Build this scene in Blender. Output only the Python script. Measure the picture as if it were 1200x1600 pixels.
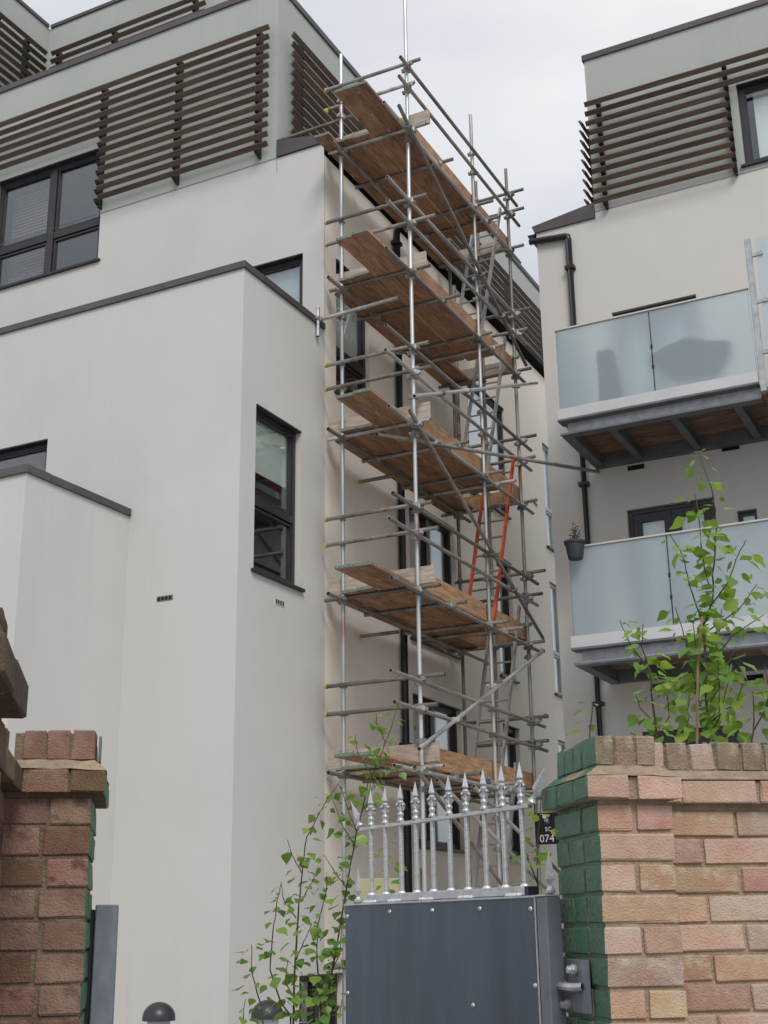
import bpy, bmesh, math, random
from mathutils import Vector, Matrix, Quaternion
R = math.radians
rnd = random.Random(7)
for o in list(bpy.data.objects): bpy.data.objects.remove(o)
scene = bpy.context.scene
COL = scene.collection

# ------------------------------------------------------------------ camera
cam_d = bpy.data.cameras.new('camera'); cam = bpy.data.objects.new('camera', cam_d); COL.objects.link(cam)
cam_d.sensor_fit = 'VERTICAL'; cam_d.sensor_height = 36.0; cam_d.lens = 2020 / 1600 * 36.0
cam_d.clip_start = 0.05; cam_d.clip_end = 5000
cx, cy, cz = Vector((0.89052, 0.45475, -0.01361)), Vector((0.15101, -0.26723, 0.95173)), Vector((0.42916, -0.84958, -0.30665))
cam.matrix_world = Matrix(((cx.x, cy.x, cz.x, 0), (cx.y, cy.y, cz.y, 0), (cx.z, cy.z, cz.z, 1.6), (0, 0, 0, 1)))
scene.camera = cam

# ------------------------------------------------------------------ world, sun, exposure
SUN_EL, SUN_AZ = 46.0, 141.0            # azimuth clockwise from +Y: behind the camera, a little to its right
world = bpy.data.worlds.new('World'); scene.world = world; world.use_nodes = True
wn, wl = world.node_tree.nodes, world.node_tree.links
wn.clear()
wout = wn.new('ShaderNodeOutputWorld')
sky = wn.new('ShaderNodeTexSky'); sky.sky_type = 'NISHITA'; sky.sun_disc = False
sky.sun_elevation = R(SUN_EL); sky.sun_rotation = R(SUN_AZ); sky.air_density = 1.0; sky.dust_density = 2.0
bg_sky = wn.new('ShaderNodeBackground'); bg_sky.inputs['Strength'].default_value = 0.06
wl.new(sky.outputs[0], bg_sky.inputs['Color'])
wtc = wn.new('ShaderNodeTexCoord')
wmap = wn.new('ShaderNodeMapping'); wmap.inputs['Scale'].default_value = (1.0, 1.0, 2.2)
wnz = wn.new('ShaderNodeTexNoise'); wnz.inputs['Scale'].default_value = 2.1; wnz.inputs['Detail'].default_value = 5; wnz.inputs['Roughness'].default_value = 0.5
wramp = wn.new('ShaderNodeValToRGB')
wramp.color_ramp.elements[0].position = 0.34; wramp.color_ramp.elements[0].color = (0.585, 0.615, 0.68, 1)
wramp.color_ramp.elements[1].position = 0.66; wramp.color_ramp.elements[1].color = (0.87, 0.88, 0.90, 1)
wl.new(wtc.outputs['Generated'], wmap.inputs['Vector']); wl.new(wmap.outputs[0], wnz.inputs['Vector'])
wl.new(wnz.outputs['Fac'], wramp.inputs[0])
bg_cloud = wn.new('ShaderNodeBackground'); bg_cloud.inputs['Strength'].default_value = 0.81
wl.new(wramp.outputs[0], bg_cloud.inputs['Color'])
wmix = wn.new('ShaderNodeMixShader'); wmix.inputs[0].default_value = 0.90
wl.new(bg_sky.outputs[0], wmix.inputs[1]); wl.new(bg_cloud.outputs[0], wmix.inputs[2]); wl.new(wmix.outputs[0], wout.inputs['Surface'])
sun_d = bpy.data.lights.new('sun', 'SUN'); sun_d.energy = 1.45; sun_d.angle = R(22); sun_d.color = (1.0, 0.95, 0.88)
sun = bpy.data.objects.new('sun', sun_d); COL.objects.link(sun)
to_sun = Vector((math.sin(R(SUN_AZ)) * math.cos(R(SUN_EL)), math.cos(R(SUN_AZ)) * math.cos(R(SUN_EL)), math.sin(R(SUN_EL))))
sun.rotation_euler = (-to_sun).to_track_quat('-Z', 'Y').to_euler(); sun.location = to_sun * 60
scene.view_settings.view_transform = 'Standard'; scene.view_settings.look = 'None'
scene.cycles.diffuse_bounces = 8; scene.cycles.max_bounces = 16; scene.cycles.transparent_max_bounces = 16
scene.view_settings.exposure = 0.43; scene.view_settings.gamma = 1.0; scene.view_settings.use_curve_mapping = False

# ------------------------------------------------------------------ materials
M = {}
def mat(name, col, rough=0.8, metal=0.0, spec=0.5, var=0.0, var_scale=4.0, col2=None, bump=0.0, bump_scale=60.0, obj_var=0.0, stretch=None, detail=4.0, hue_var=0.0, scratch=None, scratch_scale=(60, 60, 1.2), scratch_amt=(0.64, 0.70)):
    m = bpy.data.materials.new(name); m.use_nodes = True
    nt = m.node_tree; n, l = nt.nodes, nt.links
    b = n['Principled BSDF']
    b.inputs['Roughness'].default_value = rough; b.inputs['Metallic'].default_value = metal
    b.inputs['Specular IOR Level'].default_value = spec
    c = (*col, 1)
    b.inputs['Base Color'].default_value = c
    tc = n.new('ShaderNodeTexCoord'); oi = n.new('ShaderNodeObjectInfo')
    mp = n.new('ShaderNodeMapping')
    if stretch: mp.inputs['Scale'].default_value = stretch
    ad = n.new('ShaderNodeVectorMath'); ad.operation = 'ADD'
    sc = n.new('ShaderNodeVectorMath'); sc.operation = 'SCALE'; sc.inputs['Scale'].default_value = 37.0 if obj_var or hue_var else 0.0
    cb = n.new('ShaderNodeCombineXYZ')
    for i in range(3): l.new(oi.outputs['Random'], cb.inputs[i])
    l.new(cb.outputs[0], sc.inputs[0])
    l.new(tc.outputs['Object'], mp.inputs['Vector']); l.new(mp.outputs[0], ad.inputs[0]); l.new(sc.outputs[0], ad.inputs[1])
    vec = ad.outputs[0]
    last = None
    if col2 is not None or var:
        nz = n.new('ShaderNodeTexNoise'); nz.inputs['Scale'].default_value = var_scale; nz.inputs['Detail'].default_value = detail; nz.inputs['Roughness'].default_value = 0.6
        l.new(vec, nz.inputs['Vector'])
        rp = n.new('ShaderNodeValToRGB'); rp.color_ramp.elements[0].position = 0.36; rp.color_ramp.elements[1].position = 0.66
        c2 = col2 if col2 is not None else tuple(max(0, x * (1 - var)) for x in col)
        rp.color_ramp.elements[0].color = (*c2, 1); rp.color_ramp.elements[1].color = c
        l.new(nz.outputs['Fac'], rp.inputs[0]); last = rp.outputs[0]
    if obj_var or hue_var:
        hs = n.new('ShaderNodeHueSaturation')
        mr = n.new('ShaderNodeMapRange'); mr.inputs['To Min'].default_value = 1 - obj_var; mr.inputs['To Max'].default_value = 1 + obj_var
        l.new(oi.outputs['Random'], mr.inputs['Value']); l.new(mr.outputs[0], hs.inputs['Value'])
        if hue_var:
            fr = n.new('ShaderNodeMath'); fr.operation = 'MULTIPLY'; fr.inputs[1].default_value = 7.31
            f2 = n.new('ShaderNodeMath'); f2.operation = 'FRACT'
            l.new(oi.outputs['Random'], fr.inputs[0]); l.new(fr.outputs[0], f2.inputs[0])
            m2 = n.new('ShaderNodeMapRange'); m2.inputs['To Min'].default_value = 0.5 - hue_var; m2.inputs['To Max'].default_value = 0.5 + hue_var
            l.new(f2.outputs[0], m2.inputs['Value']); l.new(m2.outputs[0], hs.inputs['Hue'])
        if last is not None: l.new(last, hs.inputs['Color'])
        else: hs.inputs['Color'].default_value = c
        last = hs.outputs[0]
    if scratch:
        m3 = n.new('ShaderNodeMapping'); m3.inputs['Scale'].default_value = scratch_scale; l.new(tc.outputs['Object'], m3.inputs['Vector'])
        n3 = n.new('ShaderNodeTexNoise'); n3.inputs['Scale'].default_value = 1.0; n3.inputs['Detail'].default_value = 3; l.new(m3.outputs[0], n3.inputs['Vector'])
        r3 = n.new('ShaderNodeValToRGB'); r3.color_ramp.elements[0].position, r3.color_ramp.elements[1].position = scratch_amt; l.new(n3.outputs['Fac'], r3.inputs[0])
        x3 = n.new('ShaderNodeMix'); x3.data_type = 'RGBA'; l.new(r3.outputs[0], x3.inputs['Factor'])
        if last is not None: l.new(last, x3.inputs['A'])
        else: x3.inputs['A'].default_value = c
        x3.inputs['B'].default_value = (*scratch, 1); last = x3.outputs['Result']
    if last is not None: l.new(last, b.inputs['Base Color'])
    if bump:
        bz = n.new('ShaderNodeTexNoise'); bz.inputs['Scale'].default_value = bump_scale; bz.inputs['Detail'].default_value = 5
        l.new(vec, bz.inputs['Vector'])
        bp = n.new('ShaderNodeBump'); bp.inputs['Strength'].default_value = bump; bp.inputs['Distance'].default_value = 0.01
        l.new(bz.outputs['Fac'], bp.inputs['Height']); l.new(bp.outputs[0], b.inputs['Normal'])
    M[name] = m
    return m

def render_mat(name, col, stain):
    """painted render: fine float texture, broad cloudy soiling and faint vertical rain streaks"""
    m = bpy.data.materials.new(name); m.use_nodes = True
    n, l = m.node_tree.nodes, m.node_tree.links; b = n['Principled BSDF']
    b.inputs['Roughness'].default_value = 0.9; b.inputs['Specular IOR Level'].default_value = 0.2
    tc = n.new('ShaderNodeTexCoord')
    z1 = n.new('ShaderNodeTexNoise'); z1.inputs['Scale'].default_value = 0.55; z1.inputs['Detail'].default_value = 6; z1.inputs['Roughness'].default_value = 0.6
    mp = n.new('ShaderNodeMapping'); mp.inputs['Scale'].default_value = (0.9, 0.9, 0.75)
    z2 = n.new('ShaderNodeTexNoise'); z2.inputs['Scale'].default_value = 1.6; z2.inputs['Detail'].default_value = 5
    l.new(tc.outputs['Object'], z1.inputs['Vector']); l.new(tc.outputs['Object'], mp.inputs['Vector']); l.new(mp.outputs[0], z2.inputs['Vector'])
    a = n.new('ShaderNodeMath'); a.operation = 'ADD'; l.new(z1.outputs['Fac'], a.inputs[0]); l.new(z2.outputs['Fac'], a.inputs[1])
    rp = n.new('ShaderNodeValToRGB'); rp.color_ramp.elements[0].position = 0.34; rp.color_ramp.elements[1].position = 0.52
    h = n.new('ShaderNodeMath'); h.operation = 'MULTIPLY'; h.inputs[1].default_value = 0.5; l.new(a.outputs[0], h.inputs[0]); l.new(h.outputs[0], rp.inputs[0])
    rp.color_ramp.elements[0].color = (*stain, 1); rp.color_ramp.elements[1].color = (*col, 1)
    # thin run-off streaks, only inside broad weathered patches
    m5 = n.new('ShaderNodeMapping'); m5.inputs['Scale'].default_value = (9, 9, 0.28); l.new(tc.outputs['Object'], m5.inputs['Vector'])
    z5 = n.new('ShaderNodeTexNoise'); z5.inputs['Scale'].default_value = 1.0; z5.inputs['Detail'].default_value = 6; z5.inputs['Roughness'].default_value = 0.65; l.new(m5.outputs[0], z5.inputs['Vector'])
    z6 = n.new('ShaderNodeTexNoise'); z6.inputs['Scale'].default_value = 0.35; z6.inputs['Detail'].default_value = 4; l.new(tc.outputs['Object'], z6.inputs['Vector'])
    s5 = n.new('ShaderNodeMapRange'); s5.inputs['From Min'].default_value = 0.52; s5.inputs['From Max'].default_value = 0.74; l.new(z5.outputs['Fac'], s5.inputs['Value'])
    s6 = n.new('ShaderNodeMapRange'); s6.inputs['From Min'].default_value = 0.44; s6.inputs['From Max'].default_value = 0.66; l.new(z6.outputs['Fac'], s6.inputs['Value'])
    q5 = n.new('ShaderNodeMath'); q5.operation = 'MULTIPLY'; l.new(s5.outputs[0], q5.inputs[0]); l.new(s6.outputs[0], q5.inputs[1])
    x5 = n.new('ShaderNodeMix'); x5.data_type = 'RGBA'; l.new(q5.outputs[0], x5.inputs['Factor']); l.new(rp.outputs[0], x5.inputs['A'])
    x5.inputs['B'].default_value = (stain[0] * .985, stain[1] * .98, stain[2] * .97, 1)
    l.new(x5.outputs['Result'], b.inputs['Base Color'])
    z3 = n.new('ShaderNodeTexNoise'); z3.inputs['Scale'].default_value = 90; z3.inputs['Detail'].default_value = 3
    z4 = n.new('ShaderNodeTexNoise'); z4.inputs['Scale'].default_value = 1.3; z4.inputs['Detail'].default_value = 2
    l.new(tc.outputs['Object'], z3.inputs['Vector']); l.new(tc.outputs['Object'], z4.inputs['Vector'])
    b1 = n.new('ShaderNodeBump'); b1.inputs['Strength'].default_value = 0.12; b1.inputs['Distance'].default_value = 0.004; l.new(z3.outputs['Fac'], b1.inputs['Height'])
    b2 = n.new('ShaderNodeBump'); b2.inputs['Strength'].default_value = 0.25; b2.inputs['Distance'].default_value = 0.03; l.new(z4.outputs['Fac'], b2.inputs['Height'])
    l.new(b1.outputs[0], b2.inputs['Normal']); l.new(b2.outputs[0], b.inputs['Normal'])
    M[name] = m

render_mat('render_white', (0.575, 0.568, 0.555), (0.55, 0.543, 0.53))
render_mat('render_cream', (0.80, 0.755, 0.685), (0.75, 0.705, 0.635))
render_mat('render_pale', (0.605, 0.592, 0.572), (0.58, 0.567, 0.547))
render_mat('render_grey', (0.405, 0.435, 0.415), (0.375, 0.405, 0.385))
mat('interior', (0.13, 0.125, 0.12), 0.9)
mat('zinc', (0.105, 0.09, 0.10), 0.55, 0.2, var=0.2, var_scale=3, obj_var=0.12)
mat('frame', (0.033, 0.03, 0.037), 0.42, var=0.25, var_scale=6)
mat('black_plastic', (0.014, 0.015, 0.020), 0.4)
mat('slat', (0.135, 0.095, 0.072), 0.7, var=0.45, var_scale=5, stretch=(0.35, 6, 6), obj_var=0.25, bump=0.2, bump_scale=30)
mat('bracket', (0.02, 0.018, 0.018), 0.6)
mat('blind', (0.62, 0.68, 0.655), 0.9)
mat('sky_tint_blind', (0.42, 0.50, 0.54), 0.9)
mat('white_sheet', (0.93, 0.94, 0.95), 0.9)  # curtain cloth, also the sheets added to brighten the far side panes
mat('louvre_blind', (0.13, 0.115, 0.105), 0.8)
mat('tube', (0.56, 0.56, 0.56), 0.45, 0.55, var=0.5, var_scale=9, obj_var=0.25, bump=0.15, bump_scale=40, stretch=(1, 1, 0.6), scratch=(0.26, 0.17, 0.12), scratch_scale=(12, 12, 14), scratch_amt=(0.60, 0.68))
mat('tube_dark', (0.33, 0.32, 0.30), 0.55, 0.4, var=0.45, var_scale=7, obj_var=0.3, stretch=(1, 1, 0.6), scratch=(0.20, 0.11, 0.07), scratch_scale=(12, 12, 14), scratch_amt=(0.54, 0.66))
mat('tube_bright', (0.62, 0.64, 0.66), 0.38, 0.65, var=0.3, var_scale=8, obj_var=0.08, stretch=(1, 1, 0.6), scratch=(0.40, 0.25, 0.25), scratch_scale=(1, 1, 9), scratch_amt=(0.60, 0.64))
mat('tube_hole', (0.008, 0.007, 0.007), 0.9)  # flat near-black faces painted where a hollow would lie in shade
mat('coupler', (0.33, 0.325, 0.32), 0.55, 0.6, obj_var=0.35)
mat('yellow', (0.62, 0.45, 0.05), 0.6)
mat('board', (0.42, 0.24, 0.145), 0.85, scratch=(0.50, 0.42, 0.35), scratch_scale=(14, 9, 14), scratch_amt=(0.64, 0.78), var=0.46, var_scale=4, stretch=(5, 0.9, 5), obj_var=0.22, bump=0.2, bump_scale=25)
mat('toe_orange', (0.46, 0.28, 0.15), 0.82, var=0.45, var_scale=5, stretch=(7, 0.9, 5), obj_var=0.15, bump=0.15, bump_scale=25)
mat('toe_grey', (0.50, 0.42, 0.35), 0.85, var=0.35, var_scale=5, stretch=(0.9, 7, 5), obj_var=0.12, bump=0.15, bump_scale=25)
mat('board_end', (0.19, 0.265, 0.225), 0.7, var=0.4, var_scale=30)
mat('orange_paint', (0.55, 0.095, 0.03), 0.55, var=0.3, var_scale=12)
mat('alu', (0.42, 0.42, 0.43), 0.45, 0.6)
mat('steel_galv', (0.47, 0.50, 0.53), 0.5, 0.35, var=0.3, var_scale=9, obj_var=0.05)
mat('steel_dark', (0.16, 0.17, 0.185), 0.6, 0.2, var=0.3, var_scale=4)
mat('deck_wood', (0.27, 0.165, 0.105), 0.85, var=0.5, var_scale=4, stretch=(0.8, 7, 7), obj_var=0.25)
mat('white_trim', (0.56, 0.56, 0.585), 0.6, var=0.1, var_scale=3)
mat('rail_cap', (0.55, 0.52, 0.47), 0.5, 0.2)
mat('gate_sheet', (0.088, 0.116, 0.150), 0.40, 0.3, var=0.30, var_scale=2.2, stretch=(3, 3, 0.5), bump=0.03, bump_scale=6, scratch=(0.13, 0.16, 0.20), scratch_scale=(70, 70, 5), scratch_amt=(0.68, 0.80))
mat('gate_silver', (0.58, 0.59, 0.61), 0.38, 0.5, var=0.25, var_scale=30, bump=0.2, bump_scale=70)
mat('stile_steel', (0.20, 0.23, 0.27), 0.45, 0.3, var=0.3, var_scale=5)  # toned lighter than the sheet to imitate a brighter-lit end face
mat('weld', (0.72, 0.75, 0.80), 0.35, 0.6, bump=0.5, bump_scale=120)
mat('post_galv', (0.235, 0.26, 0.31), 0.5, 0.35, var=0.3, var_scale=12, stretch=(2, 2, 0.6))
mat('green_paint', (0.028, 0.105, 0.058), 0.45, var=0.35, var_scale=9, col2=(0.045, 0.155, 0.085), bump=0.5, bump_scale=45, scratch=(0.40, 0.31, 0.20), scratch_scale=(38, 38, 26), scratch_amt=(0.665, 0.69))
mat('mortar', (0.40, 0.305, 0.215), 0.95, var=0.3, var_scale=14, bump=0.8, bump_scale=110)
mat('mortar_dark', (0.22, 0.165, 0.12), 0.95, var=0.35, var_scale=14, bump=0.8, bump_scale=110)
mat('cap_mortar', (0.29, 0.225, 0.16), 0.95, var=0.45, var_scale=22, bump=1.0, bump_scale=90)
mat('flaunching', (0.37, 0.29, 0.205), 0.95, var=0.35, var_scale=18, bump=1.0, bump_scale=90)
mat('white_paint', (0.70, 0.69, 0.66), 0.8, var=0.15, var_scale=9, bump=0.6, bump_scale=40)
BR = {'red': ((0.37, 0.19, 0.14), (0.45, 0.30, 0.23)), 'pink': ((0.45, 0.275, 0.21), (0.50, 0.375, 0.29)), 'buff': ((0.50, 0.375, 0.24), (0.44, 0.27, 0.18)),
      'pale': ((0.48, 0.395, 0.335), (0.41, 0.265, 0.205)), 'brown': ((0.30, 0.225, 0.16), (0.18, 0.14, 0.105)),
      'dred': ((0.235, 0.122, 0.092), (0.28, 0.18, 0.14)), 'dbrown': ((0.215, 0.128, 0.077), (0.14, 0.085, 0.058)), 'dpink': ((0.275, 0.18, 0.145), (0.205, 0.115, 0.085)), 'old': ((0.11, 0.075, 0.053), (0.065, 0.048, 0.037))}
for k, (a_, b_) in BR.items():
    mat('brick_' + k, a_, 0.92, col2=b_, var=0.3, var_scale=11, obj_var=0.17, hue_var=0.012, bump=0.6, bump_scale=190, detail=10, scratch=tuple(.55 * x + .45 * y for x, y in zip(a_, (0.46, 0.42, 0.36))) if k[0] != 'd' and k != 'old' else tuple(x * .62 for x in a_), scratch_scale=(26, 26, 34), scratch_amt=(0.52, 0.70))
mat('bark', (0.085, 0.06, 0.05), 0.85, var=0.3, var_scale=20)
mat('cane', (0.30, 0.20, 0.125), 0.7, var=0.3, var_scale=20)
mat('pot_grey', (0.035, 0.04, 0.048), 0.6)
mat('terracotta', (0.45, 0.19, 0.07), 0.8)
mat('dry_leaf', (0.17, 0.075, 0.045), 0.8, obj_var=0.3)
mat('black_cloth', (0.02, 0.024, 0.035), 0.8)
mat('cover_blue', (0.012, 0.018, 0.04), 0.7)
mat('sign_black', (0.012, 0.012, 0.016), 0.5)
mat('sign_white', (0.8, 0.8, 0.8), 0.6)
mat('sign_purple', (0.20, 0.06, 0.25), 0.6)
mat('sign_green', (0.25, 0.42, 0.28), 0.6)
mat('pale_yellow', (0.40, 0.385, 0.22), 0.7, var=0.1, var_scale=5)
mat('blue_rope', (0.04, 0.16, 0.34), 0.7)
mat('pale_paving', (0.38, 0.37, 0.35), 0.95, var=0.3, var_scale=3, bump=0.5, bump_scale=60)  # unseen ground, made pale so it bounces light up under the decks
mat('roofing', (0.10, 0.10, 0.105), 0.9, var=0.2)
mat('dark_dome', (0.028, 0.030, 0.036), 0.35)

def leaf_mat(name, c1, c2):
    m = bpy.data.materials.new(name); m.use_nodes = True
    n, l = m.node_tree.nodes, m.node_tree.links; b = n['Principled BSDF']; out = n['Material Output']
    oi = n.new('ShaderNodeObjectInfo'); rp = n.new('ShaderNodeValToRGB')
    rp.color_ramp.elements[0].color = (*c1, 1); rp.color_ramp.elements[1].color = (*c2, 1)
    l.new(oi.outputs['Random'], rp.inputs[0]); l.new(rp.outputs[0], b.inputs['Base Color'])
    b.inputs['Roughness'].default_value = 0.42; b.inputs['Specular IOR Level'].default_value = 0.6
    t = n.new('ShaderNodeBsdfTranslucent'); hs = n.new('ShaderNodeHueSaturation'); hs.inputs['Value'].default_value = 1.7; hs.inputs['Hue'].default_value = 0.485; hs.inputs['Saturation'].default_value = 1.1
    l.new(rp.outputs[0], hs.inputs['Color']); l.new(hs.outputs[0], t.inputs['Color'])
    mx = n.new('ShaderNodeMixShader'); mx.inputs[0].default_value = 0.42
    l.new(b.outputs[0], mx.inputs[1]); l.new(t.outputs[0], mx.inputs[2]); l.new(mx.outputs[0], out.inputs['Surface'])
    M[name] = m
leaf_mat('leaf', (0.10, 0.21, 0.045), (0.25, 0.38, 0.07))
leaf_mat('leaf_deep', (0.085, 0.18, 0.04), (0.20, 0.32, 0.06))

def glass_mat(name, ior, tint):
    m = bpy.data.materials.new(name); m.use_nodes = True
    n, l = m.node_tree.nodes, m.node_tree.links; out = n['Material Output']; n.remove(n['Principled BSDF'])
    g = n.new('ShaderNodeBsdfGlossy'); g.inputs['Roughness'].default_value = 0.015; g.inputs['Color'].default_value = (0.93, 0.96, 1.0, 1)
    t = n.new('ShaderNodeBsdfTransparent'); t.inputs['Color'].default_value = (*tint, 1)
    geo = n.new('ShaderNodeNewGeometry'); dt = n.new('ShaderNodeVectorMath'); dt.operation = 'DOT_PRODUCT'
    l.new(geo.outputs['Incoming'], dt.inputs[0]); l.new(geo.outputs['Normal'], dt.inputs[1])
    def mth(op, a, b=None):
        q = n.new('ShaderNodeMath'); q.operation = op
        for i, v in enumerate((a, b)):
            if v is None: continue
            if isinstance(v, (int, float)): q.inputs[i].default_value = v
            else: l.new(v, q.inputs[i])
        return q.outputs[0]
    c = mth('ABSOLUTE', dt.outputs['Value']); f = mth('POWER', mth('SUBTRACT', 1.0, c), 4.0); f = mth('ADD', mth('MULTIPLY', f, 1 - ior), ior)   # 'ior' is the reflectance at normal incidence
    z = n.new('ShaderNodeTexNoise'); z.inputs['Scale'].default_value = 1.1; bp = n.new('ShaderNodeBump'); bp.inputs['Strength'].default_value = 0.05; bp.inputs['Distance'].default_value = 0.02
    tc = n.new('ShaderNodeTexCoord'); l.new(tc.outputs['Object'], z.inputs['Vector']); l.new(z.outputs['Fac'], bp.inputs['Height']); l.new(bp.outputs[0], g.inputs['Normal'])
    mx = n.new('ShaderNodeMixShader'); l.new(f, mx.inputs[0]); l.new(t.outputs[0], mx.inputs[1]); l.new(g.outputs[0], mx.inputs[2]); l.new(mx.outputs[0], out.inputs['Surface'])
    M[name] = m
glass_mat('pane', 0.10, (0.94, 0.965, 0.96))
def frosted_mat():
    m = bpy.data.materials.new('frosted'); m.use_nodes = True
    n, l = m.node_tree.nodes, m.node_tree.links; out = n['Material Output']; b = n['Principled BSDF']
    b.inputs['Base Color'].default_value = (0.60, 0.695, 0.74, 1); b.inputs['Roughness'].default_value = 0.5; b.inputs['Specular IOR Level'].default_value = 0.6
    rf = n.new('ShaderNodeBsdfRefraction'); rf.inputs['Color'].default_value = (0.88, 0.94, 0.96, 1); rf.inputs['Roughness'].default_value = 0.80; rf.inputs['IOR'].default_value = 1.12
    mx = n.new('ShaderNodeMixShader'); mx.inputs[0].default_value = 0.72
    l.new(b.outputs[0], mx.inputs[1]); l.new(rf.outputs[0], mx.inputs[2]); l.new(mx.outputs[0], out.inputs['Surface'])
    M['frosted'] = m
frosted_mat()

# ------------------------------------------------------------------ object helpers
WM = {}
def reg(o, parent=None, local=False):
    """link o; a child keeps its mesh in world coordinates unless local is set"""
    COL.objects.link(o)
    if parent is not None:
        o.parent = parent
        if not local: o.matrix_parent_inverse = WM[parent.name].inverted()
    WM[o.name] = (WM[parent.name] @ o.matrix_basis) if (parent is not None and local) else o.matrix_basis.copy()
    return o
def tag(o, label, cat, group=None):
    o['label'] = label; o['category'] = cat
    if group: o['group'] = group
    return o
def empty(name, loc, rz=0.0):
    o = bpy.data.objects.new(name, None); o.empty_display_size = 0.3
    o.location = loc; o.rotation_euler = (0, 0, rz)
    o.matrix_basis = Matrix.Translation(loc) @ Matrix.Rotation(rz, 4, 'Z')
    return reg(o)
class Fr:
    """frame on a wall: u along, n outward, z up"""
    def __init__(s, o, u, n): s.o, s.u, s.n = Vector(o), Vector(u), Vector(n)
    def p(s, u, n, z): return s.o + s.u * u + s.n * n + Vector((0, 0, z))
WORLD = Fr((0, 0, 0), (1, 0, 0), (0, 1, 0))
class MB:
    def __init__(s): s.v, s.f, s.m = [], [], []
    def quad(s, a, b, c, d, mi=0):
        i = len(s.v); s.v += [a, b, c, d]; s.f.append((i, i + 1, i + 2, i + 3)); s.m.append(mi)
    def hexa(s, p, mi=0):
        i = len(s.v); s.v += list(p)
        for f in ((0, 3, 2, 1), (4, 5, 6, 7), (0, 1, 5, 4), (1, 2, 6, 5), (2, 3, 7, 6), (3, 0, 4, 7)):
            s.f.append(tuple(i + k for k in f)); s.m.append(mi)
        return s
    def box(s, fr, u0, u1, n0, n1, z0, z1, mi=0):
        return s.hexa([fr.p(u0, n0, z0), fr.p(u1, n0, z0), fr.p(u1, n1, z0), fr.p(u0, n1, z0), fr.p(u0, n0, z1), fr.p(u1, n0, z1), fr.p(u1, n1, z1), fr.p(u0, n1, z1)], mi)
    def tube(s, a, b, r0, r1=None, k=10, mi=0, cap=True):
        a, b = Vector(a), Vector(b); r1 = r0 if r1 is None else r1
        q = (b - a).to_track_quat('Z', 'Y'); i = len(s.v)
        for c, r in ((a, r0), (b, r1)):
            for j in range(k):
                t = 2 * math.pi * j / k; s.v.append(c + q @ Vector((math.cos(t) * r, math.sin(t) * r, 0)))
        for j in range(k): s.f.append((i + j, i + (j + 1) % k, i + k + (j + 1) % k, i + k + j)); s.m.append(mi)
        if cap:
            s.f.append(tuple(i + j for j in reversed(range(k)))); s.m.append(mi)
            s.f.append(tuple(i + k + j for j in range(k))); s.m.append(mi)
        return s
    def path(s, pts, r0, r1, k=7, mi=0):
        pts = [Vector(p) for p in pts]; n = len(pts); i0 = len(s.v)
        for j, p in enumerate(pts):
            d = (pts[min(j + 1, n - 1)] - pts[max(j - 1, 0)]).normalized(); q = d.to_track_quat('Z', 'Y'); r = r0 + (r1 - r0) * j / (n - 1)
            for t in range(k):
                an = 2 * math.pi * t / k; s.v.append(p + q @ Vector((math.cos(an) * r, math.sin(an) * r, 0)))
        for j in range(n - 1):
            for t in range(k):
                a, b = i0 + j * k + t, i0 + j * k + (t + 1) % k
                s.f.append((a, b, b + k, a + k)); s.m.append(mi)
        s.f.append(tuple(i0 + (n - 1) * k + t for t in range(k))); s.m.append(mi)
        return s
    def lathe(s, c, prof, k=12, mi=0, axis=None):
        c = Vector(c); q = Quaternion() if axis is None else Vector(axis).to_track_quat('Z', 'Y'); i0 = len(s.v)
        for r, z in prof:
            for t in range(k):
                an = 2 * math.pi * t / k; s.v.append(c + q @ Vector((math.cos(an) * r, math.sin(an) * r, z)))
        for j in range(len(prof) - 1):
            for t in range(k):
                a, b = i0 + j * k + t, i0 + j * k + (t + 1) % k
                s.f.append((a, b, b + k, a + k)); s.m.append(mi)
        s.f.append(tuple(i0 + t for t in reversed(range(k)))); s.m.append(mi)
        s.f.append(tuple(i0 + (len(prof) - 1) * k + t for t in range(k))); s.m.append(mi)
        return s
    def mesh(s, name, mats, smooth=False, bevel=0.0):
        me = bpy.data.meshes.new(name); me.from_pydata([tuple(v) for v in s.v], [], s.f)
        for m in mats: me.materials.append(M[m])
        for p, mi in zip(me.polygons, s.m): p.material_index = mi; p.use_smooth = smooth
        if bevel:
            bm = bmesh.new(); bm.from_mesh(me)
            bmesh.ops.remove_doubles(bm, verts=bm.verts, dist=1e-5)
            bmesh.ops.bevel(bm, geom=list(bm.edges), offset=bevel, segments=1, affect='EDGES', clamp_overlap=True)
            bm.to_mesh(me); bm.free()
        if smooth: me.set_sharp_from_angle(angle=R(40))
        me.update()
        return me
    def build(s, name, mats, parent=None, smooth=False, bevel=0.0, local=False):
        if isinstance(mats, str): mats = [mats]
        return reg(bpy.data.objects.new(name, s.mesh(name, mats, smooth, bevel)), parent, local)
def bx(name, fr, u0, u1, n0, n1, z0, z1, m, parent, bevel=0.0):
    return MB().box(fr, u0, u1, n0, n1, z0, z1).build(name, m, parent, bevel=bevel)
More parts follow.
